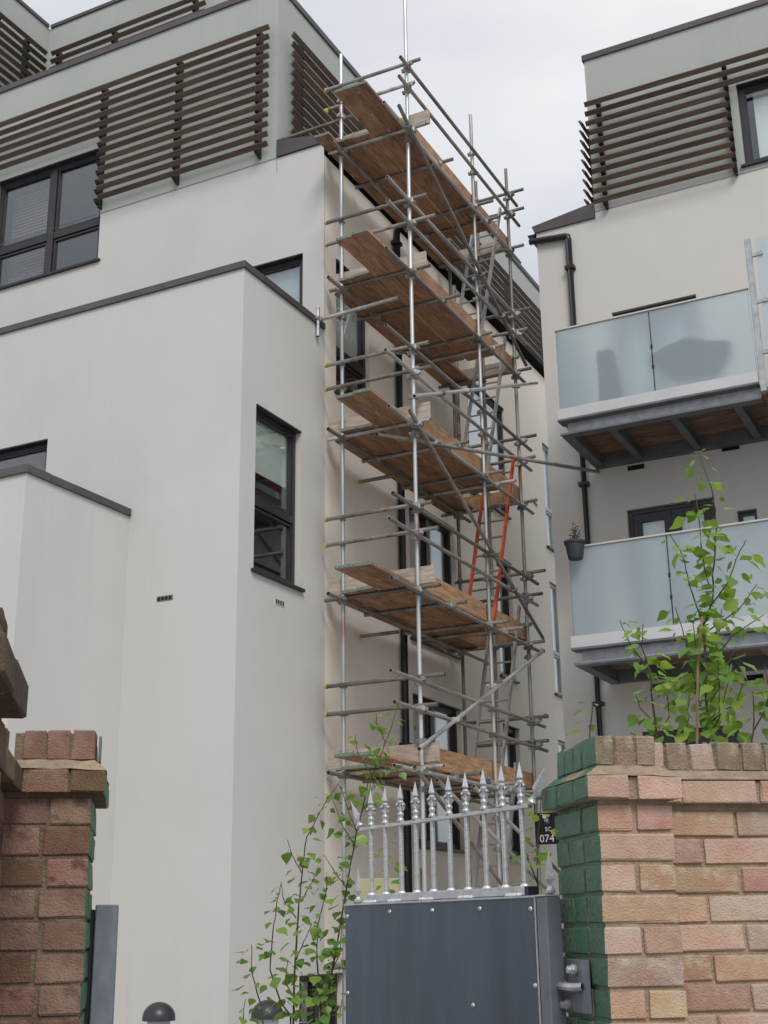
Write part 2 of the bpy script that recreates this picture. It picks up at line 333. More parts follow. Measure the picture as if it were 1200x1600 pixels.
def panel(mb, fr, u0, u1, z0, z1, holes=(), depth=0.14, mi=0):
    """flat wall skin with real openings and their reveals; a hole with a 5th item False is just cut away"""
    hs = [(max(h[0], u0), min(h[1], u1), max(h[2], z0), min(h[3], z1), (len(h) < 5 or h[4])) for h in holes if h[1] > u0 and h[0] < u1 and h[3] > z0 and h[2] < z1]
    us = sorted({u0, u1, *[h[0] for h in hs], *[h[1] for h in hs]}); zs = sorted({z0, z1, *[h[2] for h in hs], *[h[3] for h in hs]})
    for a, b in zip(us, us[1:]):
        for c, d in zip(zs, zs[1:]):
            um, zm = (a + b) / 2, (c + d) / 2
            if any(h[0] < um < h[1] and h[2] < zm < h[3] for h in hs): continue
            mb.quad(fr.p(a, 0, c), fr.p(b, 0, c), fr.p(b, 0, d), fr.p(a, 0, d), mi)
    for h in hs:
        if not h[4]: continue
        a, b, c, d = h[:4]
        if a > u0: mb.quad(fr.p(a, 0, c), fr.p(a, 0, d), fr.p(a, -depth, d), fr.p(a, -depth, c), mi)
        if b < u1: mb.quad(fr.p(b, 0, c), fr.p(b, -depth, c), fr.p(b, -depth, d), fr.p(b, 0, d), mi)
        if d < z1: mb.quad(fr.p(a, 0, d), fr.p(b, 0, d), fr.p(b, -depth, d), fr.p(a, -depth, d), mi)
        if c > z0: mb.quad(fr.p(a, 0, c), fr.p(a, -depth, c), fr.p(b, -depth, c), fr.p(b, 0, c), mi)
    return mb
def window(parent, fr, u0, u1, z0, z1, us=(), zs=(), fw=0.06, sill=True, blind=None, blind_to=0.0, label=None, head=True, inset=0.0, fmat='frame'):
    """casement window set back in its opening: frame with mullions/transoms, one pane per light, sill"""
    us = [u0, *us, u1]; zs = [z0, *zs, z1]
    f = MB(); n0, n1 = -0.15 + inset, -0.07 + inset
    e = 0.004
    f.box(fr, u0 + e, u0 + fw, n0, n1, z0 + e, z1 - e); f.box(fr, u1 - fw, u1 - e, n0, n1, z0 + e, z1 - e)
    f.box(fr, u0 + fw, u1 - fw, n0 + .002, n1 - .002, z0 + e, z0 + fw); f.box(fr, u0 + fw, u1 - fw, n0 + .002, n1 - .002, z1 - fw, z1 - e)
    for u in us[1:-1]: f.box(fr, u - fw * .75, u + fw * .75, n0, n1 + .004, z0 + fw, z1 - fw)
    for z in zs[1:-1]:
        for a, b in zip(us, us[1:]):
            f.box(fr, a + fw * .9, b - fw * .9, n0 + .003, n1 + .002, z - fw * .7, z + fw * .7)
    # inner sash line per light
    for a, b in zip(us, us[1:]):
        for c, d in zip(zs, zs[1:]):
            i = fw * .92; w = 0.028
            f.box(fr, a + i, a + i + w, n0 + .012, n1 - .014, c + i, d - i); f.box(fr, b - i - w, b - i, n0 + .012, n1 - .014, c + i, d - i)
            f.box(fr, a + i + w, b - i - w, n0 + .013, n1 - .015, c + i, c + i + w); f.box(fr, a + i + w, b - i - w, n0 + .013, n1 - .015, d - i - w, d - i)
    w = f.build('window', fmat, parent)
    if label: w['label'] = label
    for a, b in zip(us, us[1:]):
        for c, d in zip(zs, zs[1:]):
            bx('pane', fr, a + fw, b - fw, -0.118 + inset, -0.110 + inset, c + fw, d - fw, 'pane', w)
    if sill: bx('sill', fr, u0 - 0.05, u1 + 0.05, -0.07 + inset, 0.045, z0 - 0.035, z0 + .002, 'frame', w, .004)
    if head: bx('head_flashing', fr, u0 + .004, u1 - .004, -0.068 + inset, 0.012, z1 - 0.02, z1 - .003, 'frame', w)
    if blind:
        bx('blind', fr, u0 + fw * .5, u1 - fw * .5, -0.175 + inset, -0.165 + inset, z0 + fw + (z1 - z0) * blind_to, z1 - fw * .3, blind, w)  # real blinds, plus the bright sheets added behind the far side panes
    return w

UNIT = {}
def unit_tube(matname):
    if matname not in UNIT:
        mb = MB(); k = 12; r, ri = 0.0242, 0.0195
        for zz, sgn in ((0, -1), (1, 1)):
            i = len(mb.v)
            for rr in (r, ri):
                for j in range(k):
                    t = 2 * math.pi * j / k; mb.v.append(Vector((math.cos(t) * rr, math.sin(t) * rr, zz)))
            for j in range(k):
                q = (i + j, i + (j + 1) % k, i + k + (j + 1) % k, i + k + j); mb.f.append(q if sgn < 0 else q[::-1]); mb.m.append(0)
            c = tuple(i + k + j for j in range(k)); mb.f.append(c[::-1] if sgn < 0 else c); mb.m.append(1)
        for j in range(k): mb.f.append((j, (j + 1) % k, 2 * k + (j + 1) % k, 2 * k + j)); mb.m.append(0)
        UNIT[matname] = mb.mesh('scaffold_tube', [matname, 'tube_hole'], smooth=True)
    return UNIT[matname]
TUBES = []
def tube(name, a, b, parent, m='tube', log=True):
    a, b = Vector(a), Vector(b)
    o = bpy.data.objects.new(name, unit_tube(m))
    o.matrix_basis = Matrix.Translation(a) @ (b - a).to_track_quat('Z', 'Y').to_matrix().to_4x4() @ Matrix.Diagonal((1, 1, (b - a).length, 1))
    if log: TUBES.append((a, b))
    return reg(o, parent)

# ------------------------------------------------------------------ ground
g = MB(); g.quad(Vector((-400, -400, 0)), Vector((400, -400, 0)), Vector((400, 400, 0)), Vector((-400, 400, 0)))
go = g.build('ground', 'pale_paving'); go['kind'] = 'structure'

# ------------------------------------------------------------------ left apartment building
XW, YL, YM, X3, Y3, XP = -7.335, 11.07, 12.91, -8.80, 9.39, -8.06
FARL, BACK = -17.0, 27.0
LB = empty('apartment_building', (XW, YL, 0))
tag(LB, 'pale rendered apartment building with stepped flat-roofed blocks and brown slatted screens, wrapped by the scaffold', 'building')
F_low = Fr((0, YL, 0), (1, 0, 0), (0, -1, 0)); F_main = Fr((0, YM, 0), (1, 0, 0), (0, -1, 0)); F_third = Fr((0, Y3, 0), (1, 0, 0), (0, -1, 0))
F_side = Fr((XW, 0, 0), (0, 1, 0), (1, 0, 0)); F_side3 = Fr((X3, 0, 0), (0, 1, 0), (1, 0, 0))
F_pent = Fr((0, YM - 0.012, 0), (1, 0, 0), (0, -1, 0)); F_pside = Fr((XP, 0, 0), (0, 1, 0), (1, 0, 0))
W_left = (-13.13, -11.06, 10.78, 12.66); W_small = (-8.95, -7.65, 8.78, 9.98); W_low = (-11.6, -10.08, 5.30, 7.23)
W_side = dict(stair=(11.375, 12.36, 5.31, 7.24), a=(13.23, 14.17, 8.08, 9.97), b=(15.29, 16.82, 5.30, 7.23), c=(15.29, 16.85, 2.60, 4.55),
              e=(17.50, 19.05, 8.02, 9.95), f=(18.45, 19.10, 5.30, 7.24), g=(18.45, 19.12, 2.60, 4.56), h1=(20.93, 21.36, 8.0, 9.97), h2=(20.93, 21.36, 5.38, 7.36), h3=(20.93, 21.36, 2.6, 4.6), low=(12.40, 13.34, 0.12, 1.14))
mb = MB(); panel(mb, F_low, FARL, XW, 0, 8.80, [W_low]); mb.build('wall', 'render_white', LB)
mb = MB(); panel(mb, F_side, YL, 12.93, 0, 11.36, [*W_side.values(), (YL - 1, YM, 8.80, 12, False)]); mb.build('wall', 'render_white', LB)
mb = MB(); panel(mb, Fr((XW - .003, 0, 0), (0, 1, 0), (1, 0, 0)), 12.93, BACK, 0, 11.36, [*W_side.values()]); mb.build('wall', 'render_cream', LB)
mb = MB(); panel(mb, F_main, FARL, XW, 8.55, 11.53, [W_left, W_small]); mb.build('wall', 'render_white', LB)
mb = MB(); panel(mb, F_third, FARL, X3, 0, 6.05); panel(mb, F_side3, Y3, YL, 0, 6.05); mb.build('wall', 'render_white', LB)
mb = MB(); panel(mb, F_pent, FARL, XP, 11.53, 14.30, [W_left]); panel(mb, F_pside, YM - 0.012, BACK, 11.3, 14.30)
mb.quad(Vector((FARL, YM - .012, 11.53)), Vector((XP, YM - .012, 11.53)), Vector((XP, YM, 11.53)), Vector((FARL, YM, 11.53))); mb.build('wall', 'render_grey', LB)
mb = MB(); panel(mb, Fr((0, 14.4, 0), (1, 0, 0), (0, -1, 0)), -13.73, -9.75, 14.0, 16.75); panel(mb, Fr((-13.73, 0, 0), (0, 1, 0), (1, 0, 0)), 12.95, 14.4, 14.0, 16.75)
panel(mb, Fr((-9.75, 0, 0), (0, 1, 0), (1, 0, 0)), 14.4, BACK, 14.0, 16.75); panel(mb, Fr((0, 12.95, 0), (1, 0, 0), (0, -1, 0)), FARL, -13.73, 14.0, 16.75); mb.build('wall', 'render_grey', LB)
mb = MB(); panel(mb, Fr((0, BACK, 0), (1, 0, 0), (0, 1, 0)), FARL, XW, 0, 14.3); panel(mb, Fr((FARL, 0, 0), (0, 1, 0), (-1, 0, 0)), Y3, BACK, 0, 14.3); mb.build('wall', 'render_white', LB)
for (x0, x1, y0, y1, z) in ((FARL, X3, Y3, YL + .2, 5.9), (FARL, XW - .02, YL, YM + .2, 8.62), (FARL, XP - .02, YM, BACK, 14.05), (FARL, -13.75, 12.97, 14.4, 16.6), (FARL, -9.77, 14.42, BACK, 16.6)):
    bx('roof', WORLD, x0 + .01, x1 - .01, y0 + .01, y1 - .01, z - .12, z, 'roofing', LB)
for z in (2.25, 4.95, 7.62, 10.36):
    bx('floor_slab', WORLD, FARL + .3, XW - .35, (YL if z < 9 else YM) + .3, BACK - .3, z - .12, z + .12, 'interior', LB)
bx('partition', WORLD, -10.2, -10.1, YL + .4, BACK - .4, 0.02, 7.5, 'interior', LB)
bx('partition', WORLD, XW - 3.4, XW - 3.3, YM + .4, BACK - .4, 7.74, 10.2, 'interior', LB)
bx('partition', WORLD, -14.0, XP - .1, 15.6, 15.7, 10.5, 13.9, 'interior', LB)
# copings: separate folded zinc lengths with open joints
def coping(parent, fr, u0, u1, z, h=0.085, w=0.34, step=1.85, out=0.03, m='zinc', start=None):
    u = u0
    cuts = []
    u = u1 if start is None else start
    while u > u0 + .05: cuts.append(u); u -= step
    cuts.append(u0); cuts = cuts[::-1]
    if start is not None and start < u1: cuts.append(u1)
    for a, b in zip(cuts, cuts[1:]):
        bx('coping', fr, a + .003, b - .003, -w, out, z, z + h, m, parent, .004)
coping(LB, F_low, FARL, XW + .03, 8.80, step=2.73, start=-8.45)
coping(LB, F_side, YL + .345, YM - .005, 8.80, step=3)
coping(LB, F_third, FARL, X3 + .03, 6.05, h=0.09)
coping(LB, F_side3, Y3 + .345, YL - .005, 6.05, h=0.085, step=3)
coping(LB, F_pent, FARL, XP + .03, 14.30, h=0.10, step=3.0)
coping(LB, F_pside, YM + .36, BACK, 14.30, h=0.10, step=3.0)
coping(LB, Fr((0, 14.4, 0), (1, 0, 0), (0, -1, 0)), -13.70, -9.75, 16.75, h=.07, step=3)
coping(LB, Fr((-13.73, 0, 0), (0, 1, 0), (1, 0, 0)), 12.95, 14.36, 16.75, h=.07, step=3)
# lean-to roof over the side aisle with its zinc verge, gutter and downpipe
def lean_to(parent, x_wall, x_eave, y0, y1, zlo, zbot, ztop_w, ztop_e, m='zinc'):
    s = 1 if x_eave > x_wall else -1
    mb = MB(); mb.hexa([Vector((x_wall, y0 - .03, zbot)), Vector((x_eave + s * .02, y0 - .03, zbot)), Vector((x_eave + s * .02, y0 + .16, zbot)), Vector((x_wall, y0 + .16, zbot)),
                        Vector((x_wall, y0 - .03, ztop_w)), Vector((x_eave + s * .06, y0 - .03, ztop_e)), Vector((x_eave + s * .06, y0 + .16, ztop_e)), Vector((x_wall, y0 + .16, ztop_w))])
    mb.build('verge', m, parent, bevel=.003)
    mb = MB(); mb.hexa([Vector((x_wall, y0 + .163, ztop_w - .12)), Vector((x_eave + s * .06, y0 + .163, ztop_e - .12)), Vector((x_eave + s * .06, y1, ztop_e - .12)), Vector((x_wall, y1, ztop_w - .12)),
                        Vector((x_wall, y0 + .163, ztop_w - .03)), Vector((x_eave + s * .06, y0 + .163, ztop_e - .03)), Vector((x_eave + s * .06, y1, ztop_e - .03)), Vector((x_wall, y1, ztop_w - .03))])
    mb.build('roof', m, parent)
    gx = x_eave + s * .085; mb = MB(); pr = []
    for j in range(9):
        t = math.pi + math.pi * j / 8; pr.append((math.cos(t) * .062, math.sin(t) * .062))
    for j in range(8):
        a, b = pr[j], pr[j + 1]
        mb.quad(Vector((gx + a[0], y0 + .02, ztop_e - .10 + a[1])), Vector((gx + b[0], y0 + .02, ztop_e - .10 + b[1])), Vector((gx + b[0], y1, ztop_e - .10 + b[1])), Vector((gx + a[0], y1, ztop_e - .10 + a[1])))
    i = len(mb.v); mb.v += [Vector((gx + a[0], y0 + .02, ztop_e - .10 + a[1])) for a in pr]; mb.f.append(tuple(range(i, i + 9))); mb.m.append(0)
    mb.build('gutter', 'black_plastic', parent)
lean_to(LB, XP, XW, YM, BACK, 11.36, 11.535, 11.80, 11.64)
mb = MB(); mb.path([(XW + .085, 14.93, 11.44), (XW + .085, 14.93, 11.30), (XW + .062, 14.93, 11.15), (XW + .062, 14.93, .02)], .05, .05, 10)
dp = mb.build('downpipe', 'black_plastic', LB, smooth=True)
for z in (1.9, 3.8, 5.7, 7.6, 9.5, 11.0): MB().box(F_side, 14.93 - .075, 14.93 + .075, .0, .118, z, z + .05).build('pipe_clip', 'black_plastic', dp)
mb = MB(); mb.path([(XW + .06, 16.98, 11.3), (XW + .06, 16.98, 7.4)], .03, .03, 8); mb.build('downpipe', 'tube_dark', LB, smooth=True)
# windows
window(LB, F_main, *W_left, us=(-12.05,), zs=(11.46,), fw=.075, blind=None)
w = window(LB, F_main, *W_small, zs=(), fw=.075, sill=False, blind='sky_tint_blind', blind_to=.0)  # blue-grey of this blind stands in for the sky reflected in the pane
window(LB, F_low, *W_low, fw=.07)
w = window(LB, F_side, *W_side['stair'], zs=(6.13,), fw=.065, blind='blind', blind_to=.60)
window(LB, F_side, *W_side['a'], zs=(8.70,), fw=.075, blind='blind', blind_to=.30)
window(LB, F_side, *W_side['b'], us=(16.02,), fw=.07, blind='blind', blind_to=.02)
window(LB, F_side, *W_side['c'], us=(16.02,), fw=.07, blind='blind', blind_to=.02)
window(LB, F_side, *W_side['e'], fw=.06, blind='white_sheet', blind_to=.02, inset=.05)  # white sheet added behind the pane, standing in for reflected sky
window(LB, F_side, *W_side['f'], fw=.07, blind='blind', blind_to=.05)
window(LB, F_side, *W_side['g'], fw=.07, blind='blind', blind_to=.05)
for k in ('h1', 'h2', 'h3'):
    u0, u1, z0, z1 = W_side[k]; window(LB, F_side, u0, u1, z0, z1, zs=(z0 + .72,), fw=.03, blind='white_sheet', blind_to=.01, inset=.062, fmat='white_trim')  # added white sheets brighten these narrow panes in place of sky reflection
window(LB, F_side, *W_side['low'], us=(12.88,), fw=.05, sill=False)
# slatted blind inside the left window
lb = MB()
for k in range(30): lb.box(F_main, -13.05, -12.12, -.34, -.30, 10.85 + k * .056, 10.885 + k * .056)
lb.build('slatted_blind', 'louvre_blind', LB)
# air bricks
def airbrick(parent, fr, u, z, w=.21, h=.055, n=4, m='steel_dark'):
    a = bx('air_brick', fr, u, u + w, -.01, .006, z, z + h, m, parent)
    for i in range(n):
        bx('louvre_slot', fr, u + .012 + i * (w - .012) / n, u + (i + 1) * (w - .012) / n - .006, .005, .0085, z + .010, z + h - .010, 'tube_hole', a)
airbrick(LB, F_low, -8.37, 5.01); airbrick(LB, F_side, 11.82, 5.02, .2, .07, 4, 'render_white')
for u, z in ((20.3, 8.6), (20.3, 6.0), (20.3, 4.9)): airbrick(LB, F_side, u, z, .2, .07, 3, 'render_cream')
# slatted timber screens
SLAT = {}
def slat_mesh(L):
    k = round(L, 3)
    if k not in SLAT:
        mb = MB(); w, t, an = .078, .030, R(50); d, nn = Vector((0, math.cos(an), math.sin(an))), Vector((0, -math.sin(an), math.cos(an)))
        P = lambda x, a, b: Vector((x, 0, 0)) + d * a + nn * b
        sec = [(-w / 2, -t / 2), (w / 2 - .007, -t / 2), (w / 2, -t / 2 + .007), (w / 2, t / 2 - .007), (w / 2 - .007, t / 2), (-w / 2, t / 2)]
        n = len(sec); mb.v = [P(-L / 2, *s) for s in sec] + [P(L / 2, *s) for s in sec]
        for j in range(n): mb.f.append((j, (j + 1) % n, n + (j + 1) % n, n + j)); mb.m.append(0)
        mb.f.append(tuple(reversed(range(n)))); mb.f.append(tuple(range(n, 2 * n))); mb.m += [0, 0]
        SLAT[k] = mb.mesh('slat', ['slat'])
    return SLAT[k]
def screen(parent, fr, rows, brackets, z_of, label):
    """rows: (u0,u1) per slat, from the top; brackets: (u, first row, last row)"""
    root = None; objs = []
    zt, zb = z_of(0), z_of(len(rows) - 1)
    root = empty('slatted_screen', tuple(fr.p(rows[0][0], 0, zb))); WM_root = WM[root.name]
    root.parent = parent; root.matrix_parent_inverse = WM[parent.name].inverted(); root['label'] = label
    for (u, r0, r1) in brackets:
        mb = MB(); mb.box(fr, u - .018, u + .018, .004, .075, z_of(r1) - .10, z_of(r0) + .05)
        for r in range(r0, r1 + 1):
            z = z_of(r); mb.hexa([fr.p(u - .030, .06, z - .07), fr.p(u + .030, .06, z - .07), fr.p(u + .030, .125, z - .045), fr.p(u - .030, .125, z - .045), fr.p(u - .030, .06, z + .0), fr.p(u + .030, .06, z + .0), fr.p(u + .030, .155, z + .0), fr.p(u - .030, .155, z + .0)])
        mb.build('upright', 'bracket', root)
    for i, (a, b) in enumerate(rows):
        o = bpy.data.objects.new('slat', slat_mesh(b - a))
        c = fr.p((a + b) / 2, .155, z_of(i))
        up = Vector((0, 0, 1)); xa = fr.u.copy(); ya = fr.n.copy()
        o.matrix_basis = Matrix(((xa.x, ya.x, 0, c.x), (xa.y, ya.y, 0, c.y), (xa.z, ya.z, 1, c.z), (0, 0, 0, 1))) @ Matrix.Rotation(R(rnd.uniform(-1.2, 1.2)), 4, 'X')
        reg(o, root)
    return root
zf = lambda i: 13.56 - i * .1565
screen(LB, F_pent, [(-16.6, -8.12)] * 6 + [(-10.98 - .03 * (i % 2), -8.12) for i in range(7)], [(-8.32, 0, 12), (-9.68, 0, 12), (-11.04, 0, 12), (-13.4, 0, 5), (-15.2, 0, 5)], zf, 'brown timber slatted screen on the front of the grey top storey')
screen(LB, F_pside, [(13.03, 24.6)] * 13, [(13.35, 0, 12), (15.3, 0, 12), (17.3, 0, 12), (19.3, 0, 12), (21.3, 0, 12), (23.3, 0, 12)], zf, 'long brown slatted screen down the side of the top storey')
z5 = lambda i: 16.06 - i * .165
screen(LB, Fr((0, 14.4, 0), (1, 0, 0), (0, -1, 0)), [(-13.5, -10.3)] * 10, [(-10.55, 0, 9), (-12.2, 0, 9), (-13.4, 0, 9)], z5, 'slatted screen on the set-back roof storey')
screen(LB, Fr((-13.73, 0, 0), (0, 1, 0), (1, 0, 0)), [(12.97, 14.2)] * 10, [(13.8, 0, 9), (13.1, 0, 9)], z5, 'short slatted screen on the wing of the roof storey')
# cupboard jars seen through the stair window
for y, h in ((11.62, .2), (11.80, .13)):
    mb = MB(); mb.lathe((XW - .42, y, 6.22), [(.05, 0), (.075, h * .5), (.06, h * .85), (.065, h)], 14)
    tag(mb.build('clay_jar', 'terracotta', smooth=True), 'tall clay jar inside the window of the lower block' if h > .15 else 'short clay jar inside the window of the lower block', 'jar')
bx('window_shelf', F_side, 11.40, 12.34, -.60, -.24, 6.19, 6.218, 'interior', LB)

# ------------------------------------------------------------------ right apartment building
XR, YR, XRP, REND, RX1 = -5.575, 16.16, -4.665, 20.3, 6.0
RB = empty('apartment_building', (XR, YR, 0))
tag(RB, 'pale rendered apartment building with frosted glass balconies across the passage from the scaffold', 'building')
F_r = Fr((0, YR, 0), (1, 0, 0), (0, -1, 0)); F_rp = Fr((0, YR - .012, 0), (1, 0, 0), (0, -1, 0)); F_rs = Fr((XR, 0, 0), (0, 1, 0), (-1, 0, 0)); F_rps = Fr((XRP, 0, 0), (0, 1, 0), (-1, 0, 0))
RW = (-2.50, -0.9, 11.56, 12.86); D1 = (-4.53, -3.34, 7.72, 9.80); D2 = (-4.53, -3.36, 4.78, 6.88); D3 = (-4.55, -3.33, 1.82, 3.93); SM = (-3.09, -2.84, 6.25, 6.64)
mb = MB(); panel(mb, F_r, XR, RX1, 0, 11.45, [D1, D2, D3, SM]); mb.build('wall', 'render_pale', RB)
mb = MB(); panel(mb, F_rs, YR, REND, 0, 11.32); panel(mb, Fr((0, REND, 0), (1, 0, 0), (0, 1, 0)), XR, RX1, 0, 11.45); panel(mb, Fr((RX1, 0, 0), (0, 1, 0), (1, 0, 0)), YR, REND, 0, 11.45); mb.build('wall', 'render_pale', RB)
mb = MB(); panel(mb, F_rp, XRP, RX1, 11.45, 14.02, [RW]); panel(mb, F_rps, YR - .012, REND, 11.3, 14.02); panel(mb, Fr((0, REND, 0), (1, 0, 0), (0, 1, 0)), XRP, RX1, 11.45, 14.02); panel(mb, Fr((RX1, 0, 0), (0, 1, 0), (1, 0, 0)), YR - .012, REND, 11.45, 14.02)
mb.quad(Vector((XRP, YR - .012, 11.45)), Vector((RX1, YR - .012, 11.45)), Vector((RX1, YR, 11.45)), Vector((XRP, YR, 11.45))); mb.build('wall', 'render_grey', RB)
bx('roof', WORLD, XRP + .02, RX1 - .02, YR + .02, REND - .02, 13.8, 13.92, 'roofing', RB)
for z in (1.6, 4.5, 7.45, 10.35): bx('floor_slab', WORLD, XR + .35, RX1 - .3, YR + .3, REND - .3, z - .12, z + .12, 'interior', RB)
coping(RB, F_rp, XRP - .03, RX1, 14.02, h=.10, step=3.2)
coping(RB, F_rps, YR + .36, REND, 14.02, h=.10, step=3.2)
lean_to(RB, XRP, XR, YR, REND, 11.32, 11.345, 11.60, 11.46)
zr = lambda i: 13.16 - i * .164
screen(RB, F_rp, [(-4.66, RX1 - .2)] * 3 + [(-4.62, -2.62)] * 8, [(-4.47, 0, 10), (-2.62, 0, 10), (-.6, 0, 2), (1.4, 0, 2)], zr, 'brown slatted screen on the front beside the upper window')
screen(RB, F_rps, [(YR + .1, REND - .4)] * 9, [(YR + .35, 0, 8), (YR + 1.9, 0, 8), (YR + 3.5, 0, 8)], lambda i: 13.08 - i * .168, 'slatted screen on the side wall, seen end on')
window(RB, F_rp, *RW, us=(-1.6,), fw=.085, blind=None)
bx('curtain', F_rp, -2.32, -2.10, -.24, -.22, 11.62, 12.80, 'white_sheet', RB)
for Dd in (D1, D2, D3):
    u0, u1, z0, z1 = Dd; um = (u0 + u1) / 2
    f = MB(); n0, n1 = -.15, -.06
    f.box(F_r, u0 + .004, u0 + .06, n0, n1, z0 + .004, z1 - .004); f.box(F_r, u1 - .06, u1 - .004, n0, n1, z0 + .004, z1 - .004); f.box(F_r, u0 + .06, u1 - .06, n0, n1 - .002, z1 - .06, z1 - .004)
    d = f.build('balcony_door', 'frame', RB)
    for a, b in ((u0 + .064, um - .003), (um + .003, u1 - .064)):
        l_ = MB(); s = .105
        l_.box(F_r, a, a + s, n0 + .01, n1 - .01, z0 + .02, z1 - .066); l_.box(F_r, b - s, b, n0 + .01, n1 - .01, z0 + .02, z1 - .066)
        l_.box(F_r, a + s, b - s, n0 + .011, n1 - .011, z1 - .066 - s, z1 - .066); l_.box(F_r, a + s, b - s, n0 + .011, n1 - .011, z0 + .02, z0 + .24)
        l_.build('door_leaf', 'frame', d)
        bx('pane', F_r, a + s - .01, b - s + .01, -.112, -.104, z0 + .23, z1 - .06 - s, 'pane', d)
        bx('net_curtain', F_r, a + s - .02, b - s + .02, -.19, -.18, z0 + .2, z1 - .05 - s, 'white_sheet', d)
window(RB, F_r, *SM, fw=.022, sill=False, blind='white_sheet', head=False)
for u, z in ((-4.47, 7.455), (-3.2, 7.50), (-4.36, 4.49), (-3.2, 4.48)): airbrick(RB, F_r, u, z - .03, .23, .068, 1, 'black_plastic')
mb = MB(); mb.path([(XR - .09, YR - .055, 11.20), (XR + .1, YR - .055, 11.185), (-5.12, YR - .055, 11.15), (-5.085, YR - .055, 11.14), (-5.075, YR - .055, 11.08), (-5.075, YR - .055, .02)], .046, .046, 10)
dp = mb.build('downpipe', 'black_plastic', RB, smooth=True)
for z in (2.6, 4.3, 6.1, 7.3, 9.0, 10.6): MB().box(F_r, -5.145, -5.005, 0, .104, z, z + .05).build('pipe_clip', 'black_plastic', dp)
# balconies
YB = 14.70; F_b = Fr((0, YB, 0), (1, 0, 0), (0, -1, 0)); XB0 = -4.885; F_bs = Fr((XB0, 0, 0), (0, 1, 0), (-1, 0, 0))
def balcony(zs, label, x1, joints, has_post):
    fb = MB(); z0 = zs
    fb.box(F_b, XB0 - .03, x1, -.025, .03, z0, z0 + .14); fb.box(F_bs, YB + .025, YR - .01, -.025, .03, z0, z0 + .14)
    b = fb.build('balcony', 'white_trim', RB); b['label'] = label
    # perimeter steel channel
    ch = MB()
    ch.box(F_b, XB0 + .06, x1, -.10, -.085, z0 - .17, z0 - .03); ch.box(F_b, XB0 + .06, x1, -.085, -.03, z0 - .185, z0 - .17)
    ch.build('edge_channel', 'steel_galv', b)
    ch = MB(); ch.box(F_b, XB0 - .03, x1, -.16, .045, z0 - .030, z0 - .004); ch.build('edge_board', 'steel_dark', b)
    ch = MB(); ch.box(F_b, XB0 - .01, x1, -.13, .02, z0 - .215, z0 - .19); ch.box(F_bs, YB + .135, YR - .01, -.12, .01, z0 - .215, z0 - .19); ch.box(F_bs, YB + .10, YR - .01, -.10, -.075, z0 - .185, z0 - .035); ch.box(F_r, XB0 + .1, x1, .01, .12, z0 - .215, z0 - .04)
    ch.build('bottom_flange', 'steel_dark', b)
    x = XB0 + .62
    while x < x1:
        j = MB(); j.box(WORLD, x - .045, x + .045, YB + .14, YR - .13, z0 - .205, z0 - .190); j.box(WORLD, x - .006, x + .006, YB + .14, YR - .13, z0 - .189, z0 - .072); j.box(WORLD, x - .045, x + .045, YB + .14, YR - .13, z0 - .071, z0 - .056)
        j.build('joist', 'steel_dark', b); x += .78
    y = YB + .12
    while y < YR - .05:
        bx('deck_board', WORLD, XB0 + .04, x1, y + .004, y + .134, z0 - .052, z0 - .034, 'deck_wood', b); y += .14
    u = [XB0, *joints, x1]
    for a, c in zip(u, u[1:]):
        bx('glass_panel', F_b, a + .008, c - .008, -.006, .006, z0 + .142, z0 + 1.235, 'frosted', b)
    bx('glass_panel', F_bs, YB + .02, YR - .03, -.006, .006, z0 + .142, z0 + 1.235, 'frosted', b)
    bx('handrail', F_b, XB0 - .012, x1, -.022, .022, z0 + 1.237, z0 + 1.262, 'rail_cap', b, .004)
    bx('handrail', F_bs, YB + .024, YR - .01, -.022, .018, z0 + 1.237, z0 + 1.262, 'rail_cap', b, .004)
    for jx in joints:
        for zz in (z0 + .45, z0 + .72): bx('glass_clip', F_b, jx - .014, jx + .014, -.012, .012, zz, zz + .05, 'black_plastic', b)
    return b
b1 = balcony(7.73, 'upper balcony with frosted glass, dark shapes behind it', -2.40, (-3.645,), True)
b2 = balcony(4.78, 'lower balcony with frosted glass and a pot on its rail', RX1 - .2, (-3.66, -2.44, -1.2, 0.04, 1.3, 2.5, 3.7), False)
mb = MB(); mb.box(F_b, -2.385, -2.315, -.04, .03, 7.60, 9.64); mb.build('privacy_post', 'steel_galv', b1, bevel=.006)
bx('privacy_glass', F_b, -2.26, -1.0, -.006, .006, 8.02, 9.62, 'frosted', b1)
for zz in (9.38, 8.75, 8.08):
    mb = MB(); mb.box(F_b, -2.313, -2.21, -.012, .02, zz, zz + .05); mb.tube(F_b.p(-2.21, -.02, zz + .025), F_b.p(-2.21, .03, zz + .025), .03, k=10); mb.build('glass_clamp', 'steel_galv', b1)
# neighbour slab past the privacy post
fb = MB(); fb.box(F_b, -2.30, RX1 - .2, -.10, .0, 7.56, 7.70); fb.build('edge_channel', 'steel_galv', b1)
bx('deck_slab', WORLD, -2.395, RX1 - .2, YB + .105, YR - .02, 7.60, 7.70, 'deck_wood', b1)

